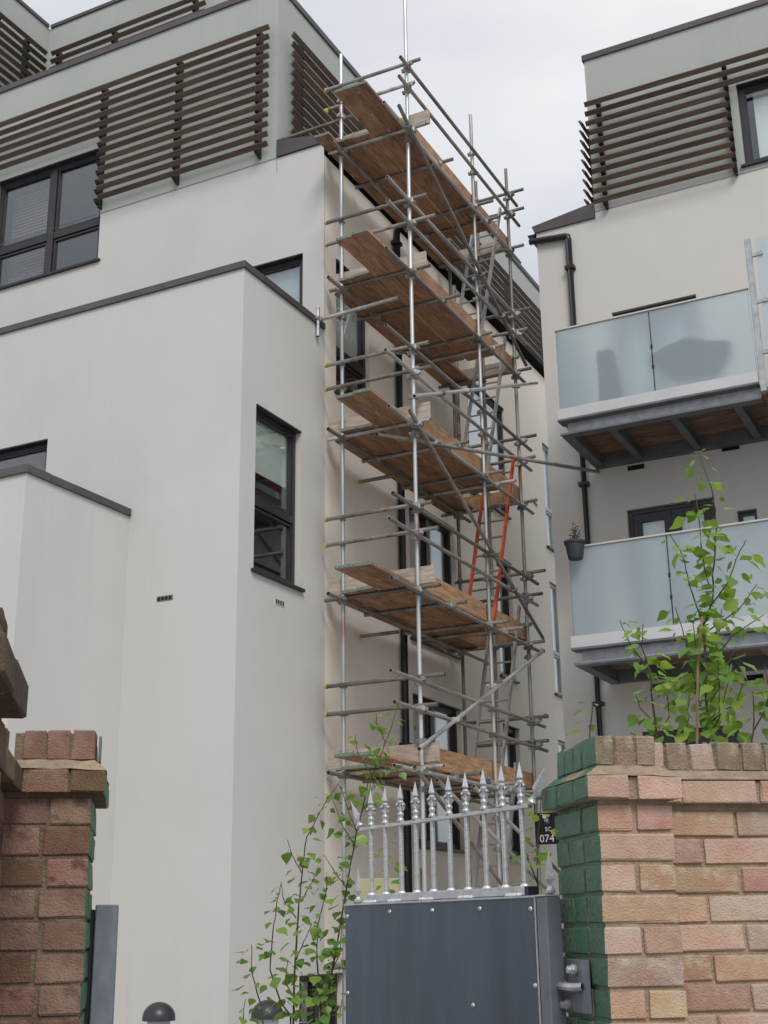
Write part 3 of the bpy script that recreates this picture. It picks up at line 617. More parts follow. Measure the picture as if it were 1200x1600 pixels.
# things on the balconies
t = empty('covered_barbecue', (-3.25, 15.15, 7.73))
tag(t, 'wide dark covered barbecue blurred behind the frosted glass of the upper balcony', 'barbecue')
mb = MB(); mb.lathe((-3.22, 15.12, 8.20), [(.30, 0), (.37, .08), (.42, .20), (.40, .26), (.30, .33), (.12, .40), (.03, .41)], 20)
for i_, v_ in enumerate(mb.v): v_.x += .10 * max(0, v_.x + 3.3) - (.16 if v_.z > 8.38 and v_.x < -3.4 else 0) + .03 * math.sin(i_ * 1.7); v_.z += .035 * math.sin(v_.x * 11)
mb.build('cover', 'cover_blue', t, smooth=True)
for dx, dy in ((-.2, -.2), (.2, -.2), (.2, .2), (-.2, .2)):
    MB().tube((-3.22 + dx, 15.12 + dy, 7.70), (-3.22 + dx * .9, 15.12 + dy * .9, 8.25), .02, k=8).build('leg', 'black_plastic', t)
t = empty('folded_chair', (-4.28, 14.95, 7.73)); tag(t, 'dark folded garden chair standing upright behind the frosted upper balcony glass', 'chair')
for s in (-1, 1):
    mb = MB(); mb.path([(-4.26 + s * .11, 14.86, 7.71), (-4.27 + s * .12, 14.87, 8.2), (-4.30 + s * .10, 14.88, 8.58), (-4.32 + s * .05, 14.88, 8.66)], .02, .02, 8); mb.build('leg', 'black_plastic', t)
mb = MB(); pts = [(-4.40, 7.80), (-4.16, 7.80), (-4.15, 8.1), (-4.20, 8.4), (-4.25, 8.62), (-4.33, 8.68), (-4.40, 8.60), (-4.41, 8.3), (-4.43, 8.05)]
n_ = len(pts); mb.v = [Vector((x, 14.90, z)) for x, z in pts] + [Vector((x + .02, 14.99, z)) for x, z in pts]
mb.f = [tuple(range(n_)), tuple(reversed(range(n_, 2 * n_)))] + [(j, (j + 1) % n_, n_ + (j + 1) % n_, n_ + j) for j in range(n_)]; mb.m = [0] * len(mb.f)
mb.build('seat_cloth', 'black_cloth', t)
t = empty('garden_chair', (-2.2, 15.0, 4.78)); tag(t, 'round-backed dark chair blurred behind the lower balcony glass', 'chair')
mb = MB(); mb.path([(-2.52 + .42 * (1 - math.cos(a)), 14.95, 5.25 + .40 * math.sin(a)) for a in [math.pi * i / 14 for i in range(15)]], .022, .022, 8); mb.build('back_frame', 'black_plastic', t)
mb = MB(); mb.box(WORLD, -2.50, -1.70, 14.93, 15.4, 5.16, 5.21); mb.build('seat', 'black_cloth', t, bevel=.01)
for dx, dy in ((-2.45, 14.96), (-1.75, 14.96), (-2.45, 15.36), (-1.75, 15.36)): MB().tube((dx, dy, 4.74), (dx, dy, 5.17), .018, k=8).build('leg', 'black_plastic', t)
t = empty('plant_pot', (-4.76, 14.6, 5.86)); tag(t, 'charcoal hanging pot with a dried brown plant on the lower balcony rail', 'plant pot')
mb = MB(); mb.lathe((-4.755, 14.56, 5.84), [(.085, 0), (.09, .01), (.118, .19), (.13, .195), (.132, .225), (.12, .228), (.115, .20)], 18); mb.build('pot', 'pot_grey', t, smooth=True)
mb = MB(); mb.box(WORLD, -4.80, -4.71, 14.68, 14.735, 6.0435, 6.055); mb.box(WORLD, -4.80, -4.71, 14.668, 14.676, 5.95, 6.0545); mb.build('hook', 'black_plastic', t)
mb = MB(); lf = MB()
for k in range(11):
    a = rnd.uniform(0, 6.28); r_ = rnd.uniform(.02, .13); h = rnd.uniform(.10, .26); c = Vector((-4.755, 14.56, 6.03)); e = c + Vector((math.cos(a) * r_ - .02, math.sin(a) * r_, h)); mb.path([c, (c + e) / 2 + Vector((0, 0, .03)), e], .004, .002, 5)
    for j in range(7):
        p = c.lerp(e, rnd.uniform(.4, 1.05)) + Vector((rnd.uniform(-.03, .03), rnd.uniform(-.03, .03), rnd.uniform(-.02, .03))); d = Vector((rnd.uniform(-1, 1), rnd.uniform(-1, 1), rnd.uniform(-.4, 1))).normalized() * .022; s = d.cross(Vector((.3, .8, .5))).normalized() * .011
        lf.quad(p, p + d * .5 + s, p + d, p + d * .5 - s)
mb.build('dry_stems', 'bark', t); lf.build('dry_leaves', 'dry_leaf', t)['kind'] = 'stuff'

# ------------------------------------------------------------------ scaffold
SX1, SX0, SY0, SY2, SY3 = -6.069, -7.035, 12.838, 14.92, 16.28
LEV = [1.2, 3.2, 5.2, 7.2, 9.2, 11.2]
SC = empty('scaffold', (SX0, SY0, 0))
tag(SC, 'tube and board scaffold tower with five timber decks against the pale building', 'scaffold')
tube('standard', (SX0, SY0, 0), (SX0, SY0, 12.77), SC, 'tube_bright')
tube('standard', (SX1, SY0, 0), (SX1, SY0, 15.4), SC, 'tube_bright')
tube('standard', (SX1, SY2, 0), (SX1 + .0, SY2 + .06, 12.83), SC)
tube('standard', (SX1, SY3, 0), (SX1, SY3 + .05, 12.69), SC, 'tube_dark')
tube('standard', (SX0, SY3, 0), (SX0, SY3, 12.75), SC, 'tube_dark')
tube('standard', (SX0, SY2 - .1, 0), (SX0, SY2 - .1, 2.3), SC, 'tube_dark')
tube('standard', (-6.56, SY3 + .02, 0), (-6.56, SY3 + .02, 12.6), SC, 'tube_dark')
for i, z in enumerate(LEV):
    top = i == 5
    tube('ledger', (SX1 + .05, 12.07 if i else 12.7, z), (SX1 + .05, 16.62, z), SC, 'tube' if i % 2 else 'tube_dark')
    tube('ledger', (SX0 + .05, 12.40 if not top else 12.5, z + .02), (SX0 + .05, 16.6 + (.45 if i in (1, 2) else 0), z + .02), SC, 'tube_dark')
    ys = [SY0 - .06, 13.66, SY2 - .06, 15.30, SY3 - .06] if i else [SY0 - .06, SY3 - .06]
    for j, y in enumerate(ys):
        tube('transom', (-7.22 + rnd.uniform(-.05, .06), y, z + .05), (-5.78 + rnd.uniform(-.06, .06), y, z + .05), SC, rnd.choice(['tube', 'tube_dark', 'tube_dark']))
    if i == 0: continue
    # guard rails: along the outer face and across both ends
    for k, dz in enumerate((.66, .98)):
        tube('guard_rail', (SX1 + .055, 12.05 + rnd.uniform(-.06, .08) + (.5 if top else 0), z + dz), (SX1 + .055, 16.55 + rnd.uniform(0, .15), z + dz - .01), SC, rnd.choice(['tube', 'tube_dark']) if not top else 'tube_dark')
        zz = z + dz + .06
        if not (top and k == 0): tube('guard_rail', (-7.22, SY0 - .055, zz), (-5.80 + rnd.uniform(-.05, .12) - (.12 if top else 0), SY0 - .055, zz), SC, 'tube_dark' if not top else 'tube')
        else: tube('guard_rail', (-6.66, SY0 - .055, zz), (-5.93, SY0 - .055, zz), SC, 'tube')
        mb = MB(); mb.lathe((-7.245, SY0 - .055, zz), [(.026, 0), (.03, .008), (.03, .03)], 10, axis=(1, 0, 0)); mb.build('end_cap', 'yellow', SC)
        tube('guard_rail', (-7.2 + rnd.uniform(0, .35), SY3 + .055, zz + .02), (-5.82 + rnd.uniform(-.04, .05), SY3 + .055, zz + .02), SC, 'tube_dark')
# mid-lift inner rail ends with yellow caps and tie to the wall corner
for (z, y0) in ((7.0, 13.7), (5.0, 13.7)):
    tube('tie_tube', (-7.26, y0, z), (-6.75, y0, z), SC, 'tube_dark')
    MB().lathe((-7.285, y0, z), [(.026, 0), (.03, .008), (.03, .03)], 10, axis=(1, 0, 0)).build('end_cap', 'yellow', SC)
tube('tie_tube', (-7.36, SY0 - .10, 8.86), (-6.2, SY0 - .10, 8.90), SC, 'tube')
tube('tie_tube', (-7.30, SY0 - .14, 8.62), (-7.30, SY0 - .14, 9.02), SC, 'tube_bright')
tube('tie_tube', (-8.02, SY0 + .055, 11.78), (-6.9, SY0 + .055, 11.80), SC, 'tube_dark'); tube('tie_tube', (-7.32, SY0 + .055, 12.02), (-6.98, SY0 + .055, 12.02), SC, 'tube')
# braces
OX = SX1 + .105
for a, b, m in (((12.37, 11.33), (16.51, 9.44), 'tube_dark'), ((12.64, 7.52), (16.92, 9.32), 'tube_bright'), ((12.5, 7.29), (16.62, 5.38), 'tube_dark'), ((12.56, 3.42), (16.57, 5.19), 'tube'), ((12.44, 3.22), (14.95, 1.98), 'tube_dark'), ((13.0, 3.13), (16.23, 2.06), 'tube'), ((14.0, 3.15), (16.85, 2.25), 'tube')):
    tube('brace', (OX, a[0], a[1]), (OX, b[0], b[1]), SC, m)
tube('tie_tube', (-6.36, 12.44, 7.05), (-4.87, 16.13, 7.475), SC, 'tube_dark')
# decks: boards shared per length, three near boards run out past the end frame
BM = {}
def board_mesh(L, m, green):
    k = (round(L, 2), m, green)
    if k not in BM:
        mb = MB(); mb.box(WORLD, -.106, .106, -L / 2, L / 2, -.019, .019)
        me = mb.mesh('board', [m, 'board_end'], bevel=.003)
        if green:
            for p in me.polygons:
                if p.center.y < -L / 2 + .004: p.material_index = 1
        BM[k] = me
    return BM[k]
def board(x, y0, y1, z, m='board', green=True, name='board'):
    o = bpy.data.objects.new(name, board_mesh(y1 - y0, m, green)); o.matrix_basis = Matrix.Translation((x, (y0 + y1) / 2, z)) @ Matrix.Rotation(R(rnd.uniform(-.12, .12)), 4, 'Z')
    return reg(o, SC)
for i in range(1, 6):
    z = LEV[i] + .094; j = rnd.uniform(-.05, .05)
    for k, x in enumerate((-6.19, -6.415)):
        board(x, 11.72 + j * (k + .3), 15.62, z, green=True)
    for k, x in enumerate((-6.645, -6.87)): board(x, 12.66 + rnd.uniform(-.03, .03), 14.98 if k else 15.12, z + .0, green=True)
    board(-7.095, 12.95 if i < 5 else 12.42, 16.35, z, green=True)
    for k, x in enumerate((-6.87, -6.645)): board(x, 14.99 if k == 0 else 15.13, 15.55 if k else 16.4, z, green=False)
    # toe boards
    L = 16.48 - 13.0
    om = 'toe_orange' if i < 4 else 'toe_grey'
    me_k = ('toe', om)
    mb = MB(); mb.box(WORLD, SX1 - .075, SX1 - .037, 12.92, 16.46, z + .022, z + .235); mb.build('toe_board', 'toe_orange' if i < 4 else 'board', SC, bevel=.003)
    mb = MB(); mb.box(WORLD, -7.25, -5.88 + (.02 * i if i == 5 else 0), SY0 + .028, SY0 + .066, z + .022, z + .225); mb.build('toe_board', 'toe_grey', SC, bevel=.003)
    mb = MB(); mb.box(WORLD, -7.2, -6.15, 16.36, 16.398, z + .022, z + .225); mb.build('toe_board', 'toe_grey' if i > 3 else 'toe_orange', SC, bevel=.003)
# couplers wherever two tubes pass close to each other
cm = MB(); cm.tube((0, 0, -.028), (0, 0, .028), .037, k=10); cm.box(WORLD, .02, .062, -.018, .018, -.022, .022); cm.tube((.05, -.034, 0), (.05, .04, 0), .009, k=6); cm.tube((-.034, -.028, 0), (-.034, .028, 0), .03, k=8); cm.box(WORLD, -.07, -.03, -.012, .03, -.016, .016)
CME = cm.mesh('coupler', ['coupler'])
def closest(a, b, c, d):
    u, v, w = b - a, d - c, a - c
    A, B, C_, D_, E_ = u.dot(u), u.dot(v), v.dot(v), u.dot(w), v.dot(w); den = A * C_ - B * B
    if den < 1e-6 * A * C_: return None
    s, t = (B * E_ - C_ * D_) / den, (A * E_ - B * D_) / den
    if not (0.0 <= s <= 1 and 0.0 <= t <= 1): return None
    return a + u * s, c + v * t
nc = 0; seen = []
for i in range(len(TUBES)):
    for j in range(i + 1, len(TUBES)):
        r = closest(*TUBES[i], *TUBES[j])
        if r is None: continue
        p, q = r
        if (p - q).length > .125 or nc >= 290: continue
        vi = abs((TUBES[i][1] - TUBES[i][0]).normalized().z) > .9
        if not vi and p.z < 2.6: continue
        c = p if vi else (p + q) / 2
        if any((c - s).length < .03 for s in seen): continue
        seen.append(c.copy())
        o = bpy.data.objects.new('coupler', CME); d = (q - p); d.z = 0
        an = math.atan2(d.y, d.x) if d.length > 1e-3 else rnd.uniform(0, 6.28)
        o.matrix_basis = Matrix.Translation(c) @ Matrix.Rotation(an + math.pi + rnd.uniform(-.4, .4), 4, 'Z')
        reg(o, SC); nc += 1
for (x, y, z) in ((SX1, SY0, 5.24), (SX1, SY3, 7.22), (SX1, SY3, 5.22), (SX1, SY2, 7.22), (SX1 - .02, SY2 - .2, 3.27)):
    mb = MB()
    for k in range(4): mb.lathe((x, y, z - .03 + k * .018), [(.033, 0), (.044, .008), (.033, .017)], 10)
    mb.path([(x + .04, y - .03, z), (x + .05, y - .04, z - .12), (x + .035, y - .03, z - .26)], .008, .004, 6); mb.build('rope_lashing', 'blue_rope', SC)
for z0, z1, dy, m, lab in ((5.32, 7.95, 0, 'orange_paint', 'ladder with bright orange stiles between two of the scaffold decks'), (3.32, 5.75, .02, 'alu', 'grey ladder under the orange one, rising from the lowest scaffold deck'), (7.32, 9.75, -.04, 'alu', 'grey ladder above the orange one, in front of a bright white window'), (9.32, 11.9, -.06, 'alu', 'topmost grey ladder, reaching the highest scaffold deck'), (0.0, 3.6, .02, 'alu', 'bottom grey ladder seen through the gate railings')):
    h = z1 - z0; yb, yt = 15.18 + dy, 15.18 + dy + h * .39
    if z0 < 1: yb, yt = 14.5, 15.75
    t = empty('ladder', (-6.31, yb, z0)); tag(t, lab, 'ladder')
    P = lambda x, s: Vector((x, yb + (yt - yb) * s, z0 + h * s))
    for x in (-6.11, -6.51):
        mb = MB(); d = Vector((0, yt - yb, h)).normalized(); nn = Vector((0, -d.z, d.y)); s_ = Vector((.0135, 0, 0)); a, b = P(x, 0), P(x, 1); w_ = nn * .031
        mb.hexa([a - s_ - w_, a + s_ - w_, a + s_ + w_, a - s_ + w_, b - s_ - w_, b + s_ - w_, b + s_ + w_, b - s_ + w_]); mb.build('stile', m, t)
    n = int(h / .25)
    for k in range(1, n): MB().tube(P(-6.50, k / n), P(-6.12, k / n), .014, k=8).build('rung', 'tube_dark' if m == 'orange_paint' else 'alu', t)
# sign hung on the far standard
t = empty('scaffold_sign', (-5.97, SY3 - .06, 2.72)); tag(t, 'black sign with white lettering hung on the scaffold, half hidden by the green pillar', 'sign')
F_s = Fr((0, SY3 - .07, 0), (1, 0, 0), (0, -1, 0))
mb = MB(); mb.box(F_s, -6.06, -5.34, -.004, .004, 2.60, 3.0); mb.build('panel', 'sign_black', t, bevel=.003)
def text(s, fr_loc, size, parent, m, name='lettering'):
    c = bpy.data.curves.new(name, 'FONT'); c.body = s; c.size = size; c.extrude = .001; c.resolution_u = 3
    o = bpy.data.objects.new(name, c); COL.objects.link(o)
    bpy.context.view_layer.update()
    me = bpy.data.meshes.new_from_object(o.evaluated_get(bpy.context.evaluated_depsgraph_get())); bpy.data.objects.remove(o); me.materials.clear(); me.materials.append(M[m])
    o = bpy.data.objects.new(name, me); o.matrix_basis = Matrix.Translation(fr_loc) @ Matrix.Rotation(R(90), 4, 'X')
    return reg(o, parent)
text('074', (-6.005, SY3 - .0765, 2.63), .135, t, 'sign_white'); text('SC', (-5.925, SY3 - .0765, 2.765), .075, t, 'sign_white')
mb = MB(); i = 0
for (u0, u1, z0, z1, k) in ((-5.95, -5.90, 2.93, 2.975, 0), (-5.93, -5.875, 2.885, 2.93, 1), (-5.905, -5.86, 2.86, 2.885, 2)): mb.box(F_s, u0, u1, .0042, .0062, z0, z1, k)
mb.build('logo', ['sign_white', 'sign_green', 'sign_purple'], t)
t = empty('barrier_panel', (-4.1, 8.0, 0)); tag(t, 'pale yellow site panel behind the left end of the gate railings', 'panel')
F_y = Fr((-4.24, 7.94, 0), (.89, .455, 0), (.455, -.89, 0))
MB().box(F_y, 0, .27, -.012, .012, .9, 1.92).build('panel', 'pale_yellow', t, bevel=.004)
for u in (.03, .24): MB().box(F_y, u - .02, u + .02, -.04, -.014, 0, 1.6).build('leg', 'tube_dark', t)

# ------------------------------------------------------------------ brick walls
WA = R(37.8)
BRK = {}
def brick_mesh(l, d, h, v, m, m2):
    key = (round(l, 3), round(d, 3), round(h, 3), v, m, m2)
    if key in BRK: return BRK[key]
    r = random.Random(hash(key) & 0xffff if False else int(l * 1e4) * 7 + int(d * 1e4) * 3 + v * 101)
    bm = bmesh.new(); bmesh.ops.create_cube(bm, size=1)
    for q in bm.verts: q.co = Vector((q.co.x * l, q.co.y * d, q.co.z * h))
    bmesh.ops.bevel(bm, geom=list(bm.edges), offset=.0032, segments=1, affect='EDGES')
    for q in bm.verts: q.co += Vector((r.uniform(-.0022, .0022), r.uniform(-.0022, .0022), r.uniform(-.0018, .0018)))
    me = bpy.data.meshes.new('brick'); bm.normal_update()
    side = [f.index for f in bm.faces]; 
    bm.to_mesh(me); bm.free()
    me.materials.append(M[m]); me.materials.append(M[m2 or m])
    if m2:
        sgn = -1 if m2 == 'green_paint' else -1
        for p in me.polygons:
            if v < 4 and p.normal.x < -.35: p.material_index = 1
            if v >= 4 and p.normal.x > .35: p.material_index = 1
    BRK[key] = me
    return me
def brick(parent, u0, u1, v0, v1, z0, z1, pal, paint=0, rot=0.0):
    """paint -1: green on the left face, +1: green on the right face"""
    m = 'brick_' + rnd.choice(pal); v = rnd.randrange(4) + (4 if paint > 0 else 0)
    o = bpy.data.objects.new('brick', brick_mesh(u1 - u0, v1 - v0, z1 - z0, v, m, 'green_paint' if paint else None))
    o.matrix_basis = Matrix.Translation(((u0 + u1) / 2 + rnd.uniform(-.0015, .0015), (v0 + v1) / 2 + rnd.uniform(-.0018, .0018), (z0 + z1) / 2 + rnd.uniform(-.001, .001))) @ Matrix.Rotation(R(rnd.uniform(-.5, .5) + rot), 4, 'Y') @ Matrix.Rotation(R(rnd.uniform(-.5, .5)), 4, 'Z')
    return reg(o, parent, local=True)
def lbox(name, parent, u0, u1, v0, v1, z0, z1, mats, left=None, right=None):
    mb = MB(); mb.box(WORLD, u0, u1, v0, v1, z0, z1); me = mb.mesh(name, mats)
    for p in me.polygons:
        if left is not None and p.normal.x < -.5: p.material_index = left
        if right is not None and p.normal.x > .5: p.material_index = right
    return reg(bpy.data.objects.new(name, me), parent, local=True)
G = .010; H = .0745
RWALL = empty('brick_wall', (-1.042, 3.236, 0), WA)
tag(RWALL, 'weathered pink and buff brick wall with a green-painted pillar side, holding the gate hinge', 'brick wall')
PAL = ['pink', 'pink', 'red', 'buff', 'buff', 'pink', 'pale', 'red']
TOP = 1.9035
lbox('mortar', RWALL, .007, .197, .007, .336, 0, 1.992, ['mortar', 'green_paint'], left=1)
lbox('mortar', RWALL, .19, 3.2, .207, .42, 0, 1.995, ['mortar'])
rows = 9
low = TOP - rows * H
for r in range(rows):
    z0, z1 = TOP - (r + 1) * H, TOP - r * H - G
    j = .0
    if r % 2 == 0:
        m = .0995
        brick(RWALL, 0, m - .005, 0, .112, z0, z1, PAL, -1); brick(RWALL, m + .005, .203, 0, .215, z0, z1, PAL)
        brick(RWALL, 0, m - .005, .122, .34, z0, z1, PAL, -1)
    else:
        brick(RWALL, 0, .203, 0, .112, z0, z1, PAL, -1)
        brick(RWALL, 0, .203, .122, .225, z0, z1, PAL, -1); brick(RWALL, 0, .203, .235, .34, z0, z1, PAL, -1)
    u = (.47 if r % 2 == 0 else .37) - .450 + .005
    while u < 1.1:
        a, b = max(u, .206), u + .215
        if b > .23: brick(RWALL, a, b, .2, .302, z0, z1, PAL)
        u += .225
# below the frame's edge the same courses go on as one mass
mbl = MB()
for r in range(rows, 25):
    z0, z1 = TOP - (r + 1) * H, TOP - r * H - G
    mbl.box(WORLD, 0, .203, 0, .34, z0, z1)
    u = .206 + (.11 if r % 2 else 0)
    mbl.box(WORLD, .206, u - G if r % 2 else u, .2, .302, z0, z1) if r % 2 else None
    while u < 3.1: mbl.box(WORLD, u, u + .215, .2, .302, z0, z1); u += .225
o = mbl.build('lower_bricks', 'brick_pink', RWALL, local=True); o['kind'] = 'stuff'
mbl = MB()
for r in range(rows):
    z0, z1 = TOP - (r + 1) * H, TOP - r * H - G
    u = 1.1 + (.1 if r % 2 else 0)
    while u < 3.1: mbl.box(WORLD, u + .05, u + .265, .2, .302, z0, z1); u += .225
o = mbl.build('far_bricks', 'brick_pink', RWALL, local=True); o['kind'] = 'stuff'
# projecting course, mortar flaunching and brick-on-edge capping
brick(RWALL, -.034, .078, -.032, .075, 1.905, 1.962, ['pink'], -1); brick(RWALL, .104, .222, -.032, .075, 1.905, 1.962, ['pink'])
brick(RWALL, -.034, .078, .082, .205, 1.905, 1.962, ['pink'], -1); brick(RWALL, -.034, .078, .212, .345, 1.905, 1.962, ['pink'], -1)
lbox('mortar', RWALL, -.022, .214, -.020, .34, 1.905, 1.960, ['mortar', 'green_paint'], left=1)
def flaunch(parent, u0, u1, v0, v1, z0, z1, iu0, iv0, iu1, name='flaunching', left=None):
    mb = MB(); n = 12; r = random.Random(3)
    mb.hexa([Vector((u0, v0, z0)), Vector((u1, v0, z0)), Vector((u1, v1, z0)), Vector((u0, v1, z0)), Vector((u0 + iu0, v0 + iv0, z1)), Vector((u1 - iu1, v0 + iv0, z1)), Vector((u1 - iu1, v1, z1)), Vector((u0 + iu0, v1, z1))])
    me = mb.mesh(name, ['flaunching', 'green_paint'])
    bm = bmesh.new(); bm.from_mesh(me); bmesh.ops.subdivide_edges(bm, edges=bm.edges, cuts=5, use_grid_fill=True)
    for q in bm.verts: q.co += Vector((r.uniform(-.002, .002), r.uniform(-.002, .002), r.uniform(-.0022, .0022)))
    bm.normal_update()
    if left is not None:
        for f in bm.faces:
            c = f.calc_center_median()
            if f.normal.x < -.3 and (c.y > .24 or c.y < .04 or r.random() < .35): f.material_index = 1
    bm.to_mesh(me); bm.free()
    return reg(bpy.data.objects.new(name, me), parent, local=True)
flaunch(RWALL, -.034, .222, -.032, .345, 1.963, 1.990, .040, .030, .045, left=1)
SOLD = ['brown', 'brown', 'buff', 'brown']
for k in range(3):
    u = .004 + k * .0575; brick(RWALL, u, u + .052, .003, .10, 1.9915, 2.066 + rnd.uniform(-.004, .003), SOLD, -1 if k == 0 else 0, rnd.uniform(-2, 2))
for k in range(3): brick(RWALL, .004, .09, .106 + k * .072, .170 + k * .072, 1.9915, 2.06 + rnd.uniform(-.006, .004), SOLD, -1, rnd.uniform(-1.5, 1.5))
u = .228
for L in (.085, .225, .225, .225, .225): brick(RWALL, u, u + L - G, .166, .29, 1.915, 1.974, ['red', 'pale', 'pink']); u += L
lbox('mortar', RWALL, .21, 3.2, .176, .42, 1.913, 1.972, ['mortar'])
flaunch(RWALL, .21, 3.2, .166, .42, 1.976, 2.003, 0, .03, 0)
u = .212; k = 0
while u < 1.15:
    w_ = rnd.choice([.058, .064, .07]); brick(RWALL, u, u + w_, .198, .30, 2.0045, 2.078 + rnd.uniform(-.006, .004), ['brown', 'pale', 'brown', 'dpink', 'buff'], 0, rnd.uniform(-2.5, 2.5)); u += w_ + rnd.uniform(.006, .012); k += 1
mbl = MB()
while u < 3.1: mbl.box(WORLD, u, u + .064, .198, .30, 2.0045, 2.076); u += .074
o = mbl.build('far_bricks', 'brick_brown', RWALL, local=True); o['kind'] = 'stuff'
lbox('mortar', RWALL, .0075, .168, .0075, .305, 1.985, 2.059, ['cap_mortar', 'green_paint'], left=1)
lbox('mortar', RWALL, .18, 3.2, .2025, .40, 1.99, 2.069, ['cap_mortar'])
# hinge plate bolted on the green face
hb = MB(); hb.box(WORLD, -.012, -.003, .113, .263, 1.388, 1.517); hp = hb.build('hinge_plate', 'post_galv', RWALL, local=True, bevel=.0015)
for (v, z) in ((.196, 1.492), (.262, 1.404)):
    MB().lathe((-.012, v, z), [(.012, 0), (.014, .003), (.014, .012), (.010, .016), (.010, .024), (.006, .026)], 8, axis=(-1, 0, 0)).build('bolt', 'gate_silver', hp, local=True, smooth=True)
pin = MB(); pin.path([(-.012, .15, 1.452), (-.028, .17, 1.450), (-.034, .25, 1.450), (-.034, .33, 1.450)], .0105, .0105, 8); pin.tube((-.034, .325, 1.446), (-.034, .325, 1.515), .010, k=10); pin.build('hinge_pin', 'gate_silver', hp, local=True, smooth=True)

LWALL = empty('brick_wall', (-2.159, 2.626, 0), WA)
tag(LWALL, 'shaded red-brown brick pillar and return wall with a thin green-painted edge', 'brick wall')
LP = ['dred', 'dred', 'dpink', 'dbrown', 'dred', 'dpink']; LTOP = 1.9325; LH = .0742  # darker brick set; the pillar's shade is partly put into its colour
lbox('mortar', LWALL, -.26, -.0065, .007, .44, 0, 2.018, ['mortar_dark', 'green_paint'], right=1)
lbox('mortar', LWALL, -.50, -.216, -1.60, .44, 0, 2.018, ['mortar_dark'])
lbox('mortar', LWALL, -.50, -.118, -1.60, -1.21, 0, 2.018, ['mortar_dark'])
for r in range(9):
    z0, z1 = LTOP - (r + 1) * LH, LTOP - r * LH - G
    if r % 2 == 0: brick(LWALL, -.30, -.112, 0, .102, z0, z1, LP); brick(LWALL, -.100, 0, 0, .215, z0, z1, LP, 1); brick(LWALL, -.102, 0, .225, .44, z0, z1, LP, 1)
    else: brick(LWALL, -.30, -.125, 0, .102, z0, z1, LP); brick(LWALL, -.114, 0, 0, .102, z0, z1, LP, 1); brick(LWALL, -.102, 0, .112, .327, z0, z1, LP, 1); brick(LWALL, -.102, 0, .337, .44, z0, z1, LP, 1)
    v = -.006 - (.11 if r % 2 else 0)
    if r % 2: brick(LWALL, -.312, -.21, -.106, -.006, z0, z1, ['old', 'dbrown'])
    while v > -1.15:
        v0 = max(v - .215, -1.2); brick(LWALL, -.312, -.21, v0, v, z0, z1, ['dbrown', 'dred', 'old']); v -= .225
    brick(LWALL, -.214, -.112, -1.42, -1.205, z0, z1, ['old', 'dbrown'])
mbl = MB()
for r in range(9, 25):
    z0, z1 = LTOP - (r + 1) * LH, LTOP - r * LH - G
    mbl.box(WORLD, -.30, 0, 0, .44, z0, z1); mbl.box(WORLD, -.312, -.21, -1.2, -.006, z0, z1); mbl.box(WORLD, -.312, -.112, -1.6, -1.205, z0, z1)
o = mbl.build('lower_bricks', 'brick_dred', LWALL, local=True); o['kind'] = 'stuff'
lbox('white_paint', LWALL, -.2095, -.2045, -1.19, -.30, .4, 1.72, ['white_paint'])
brick(LWALL, -.175, -.062, -.032, .09, 1.9345, 1.990, ['dpink', 'dred']); brick(LWALL, -.057, .030, -.032, .20, 1.9345, 1.990, ['dbrown'], 1)
brick(LWALL, -.057, .030, .206, .44, 1.9345, 1.990, ['dbrown'], 1)
lbox('mortar', LWALL, -.26, .022, -.022, .43, 1.936, 1.988, ['mortar_dark', 'green_paint'], right=1)
flaunch(LWALL, -.24, .030, -.032, .44, 1.991, 2.016, .03, .03, .03)
for k in range(3): brick(LWALL, -.180 + k * .0605, -.1235 + k * .0605, .0, .10, 2.0175, 2.092 + rnd.uniform(-.004, .002), ['dpink', 'dred', 'dpink'])
for k in range(4): brick(LWALL, -.09, -.004, .107 + k * .074, .173 + k * .074, 2.0175, 2.088, ['dpink', 'dbrown'])
v = -.012; k = 0
while v > -1.18:
    v0 = max(v - .215, -1.195); brick(LWALL, -.30, -.175, v0, v, 1.9345, 1.990, ['old', 'dbrown']); v -= .225
v = -.016
while v > -1.2: brick(LWALL, -.312, -.212, v - .064, v, 1.998, 2.085 + rnd.uniform(-.01, .006), ['old', 'dbrown', 'old']); v -= .073
lbox('mortar', LWALL, -.50, -.185, -1.20, -.02, 1.936, 1.996, ['mortar_dark'])
brick(LWALL, -.21, -.082, -1.43, -1.215, 1.9345, 1.990, ['old']); brick(LWALL, -.21, -.082, -1.62, -1.436, 1.9345, 1.990, ['old'])
lbox('mortar', LWALL, -.50, -.095, -1.60, -1.22, 1.936, 2.012, ['mortar_dark'])
for k in range(5): brick(LWALL, -.23, -.116, -1.225 - .072 * (k + 1) + .008, -1.225 - .072 * k, 2.0135, 2.092 + rnd.uniform(-.008, .004), ['old', 'dbrown'])
lbox('mortar', LWALL, -.20, -.008, .005, .40, 2.0, 2.084, ['mortar_dark'])
# a slate sliver stuck behind the left capping
MB().box(WORLD, .006, .012, .05, .12, 2.02, 2.085).build('slate_sliver', 'steel_dark', LWALL, local=True)

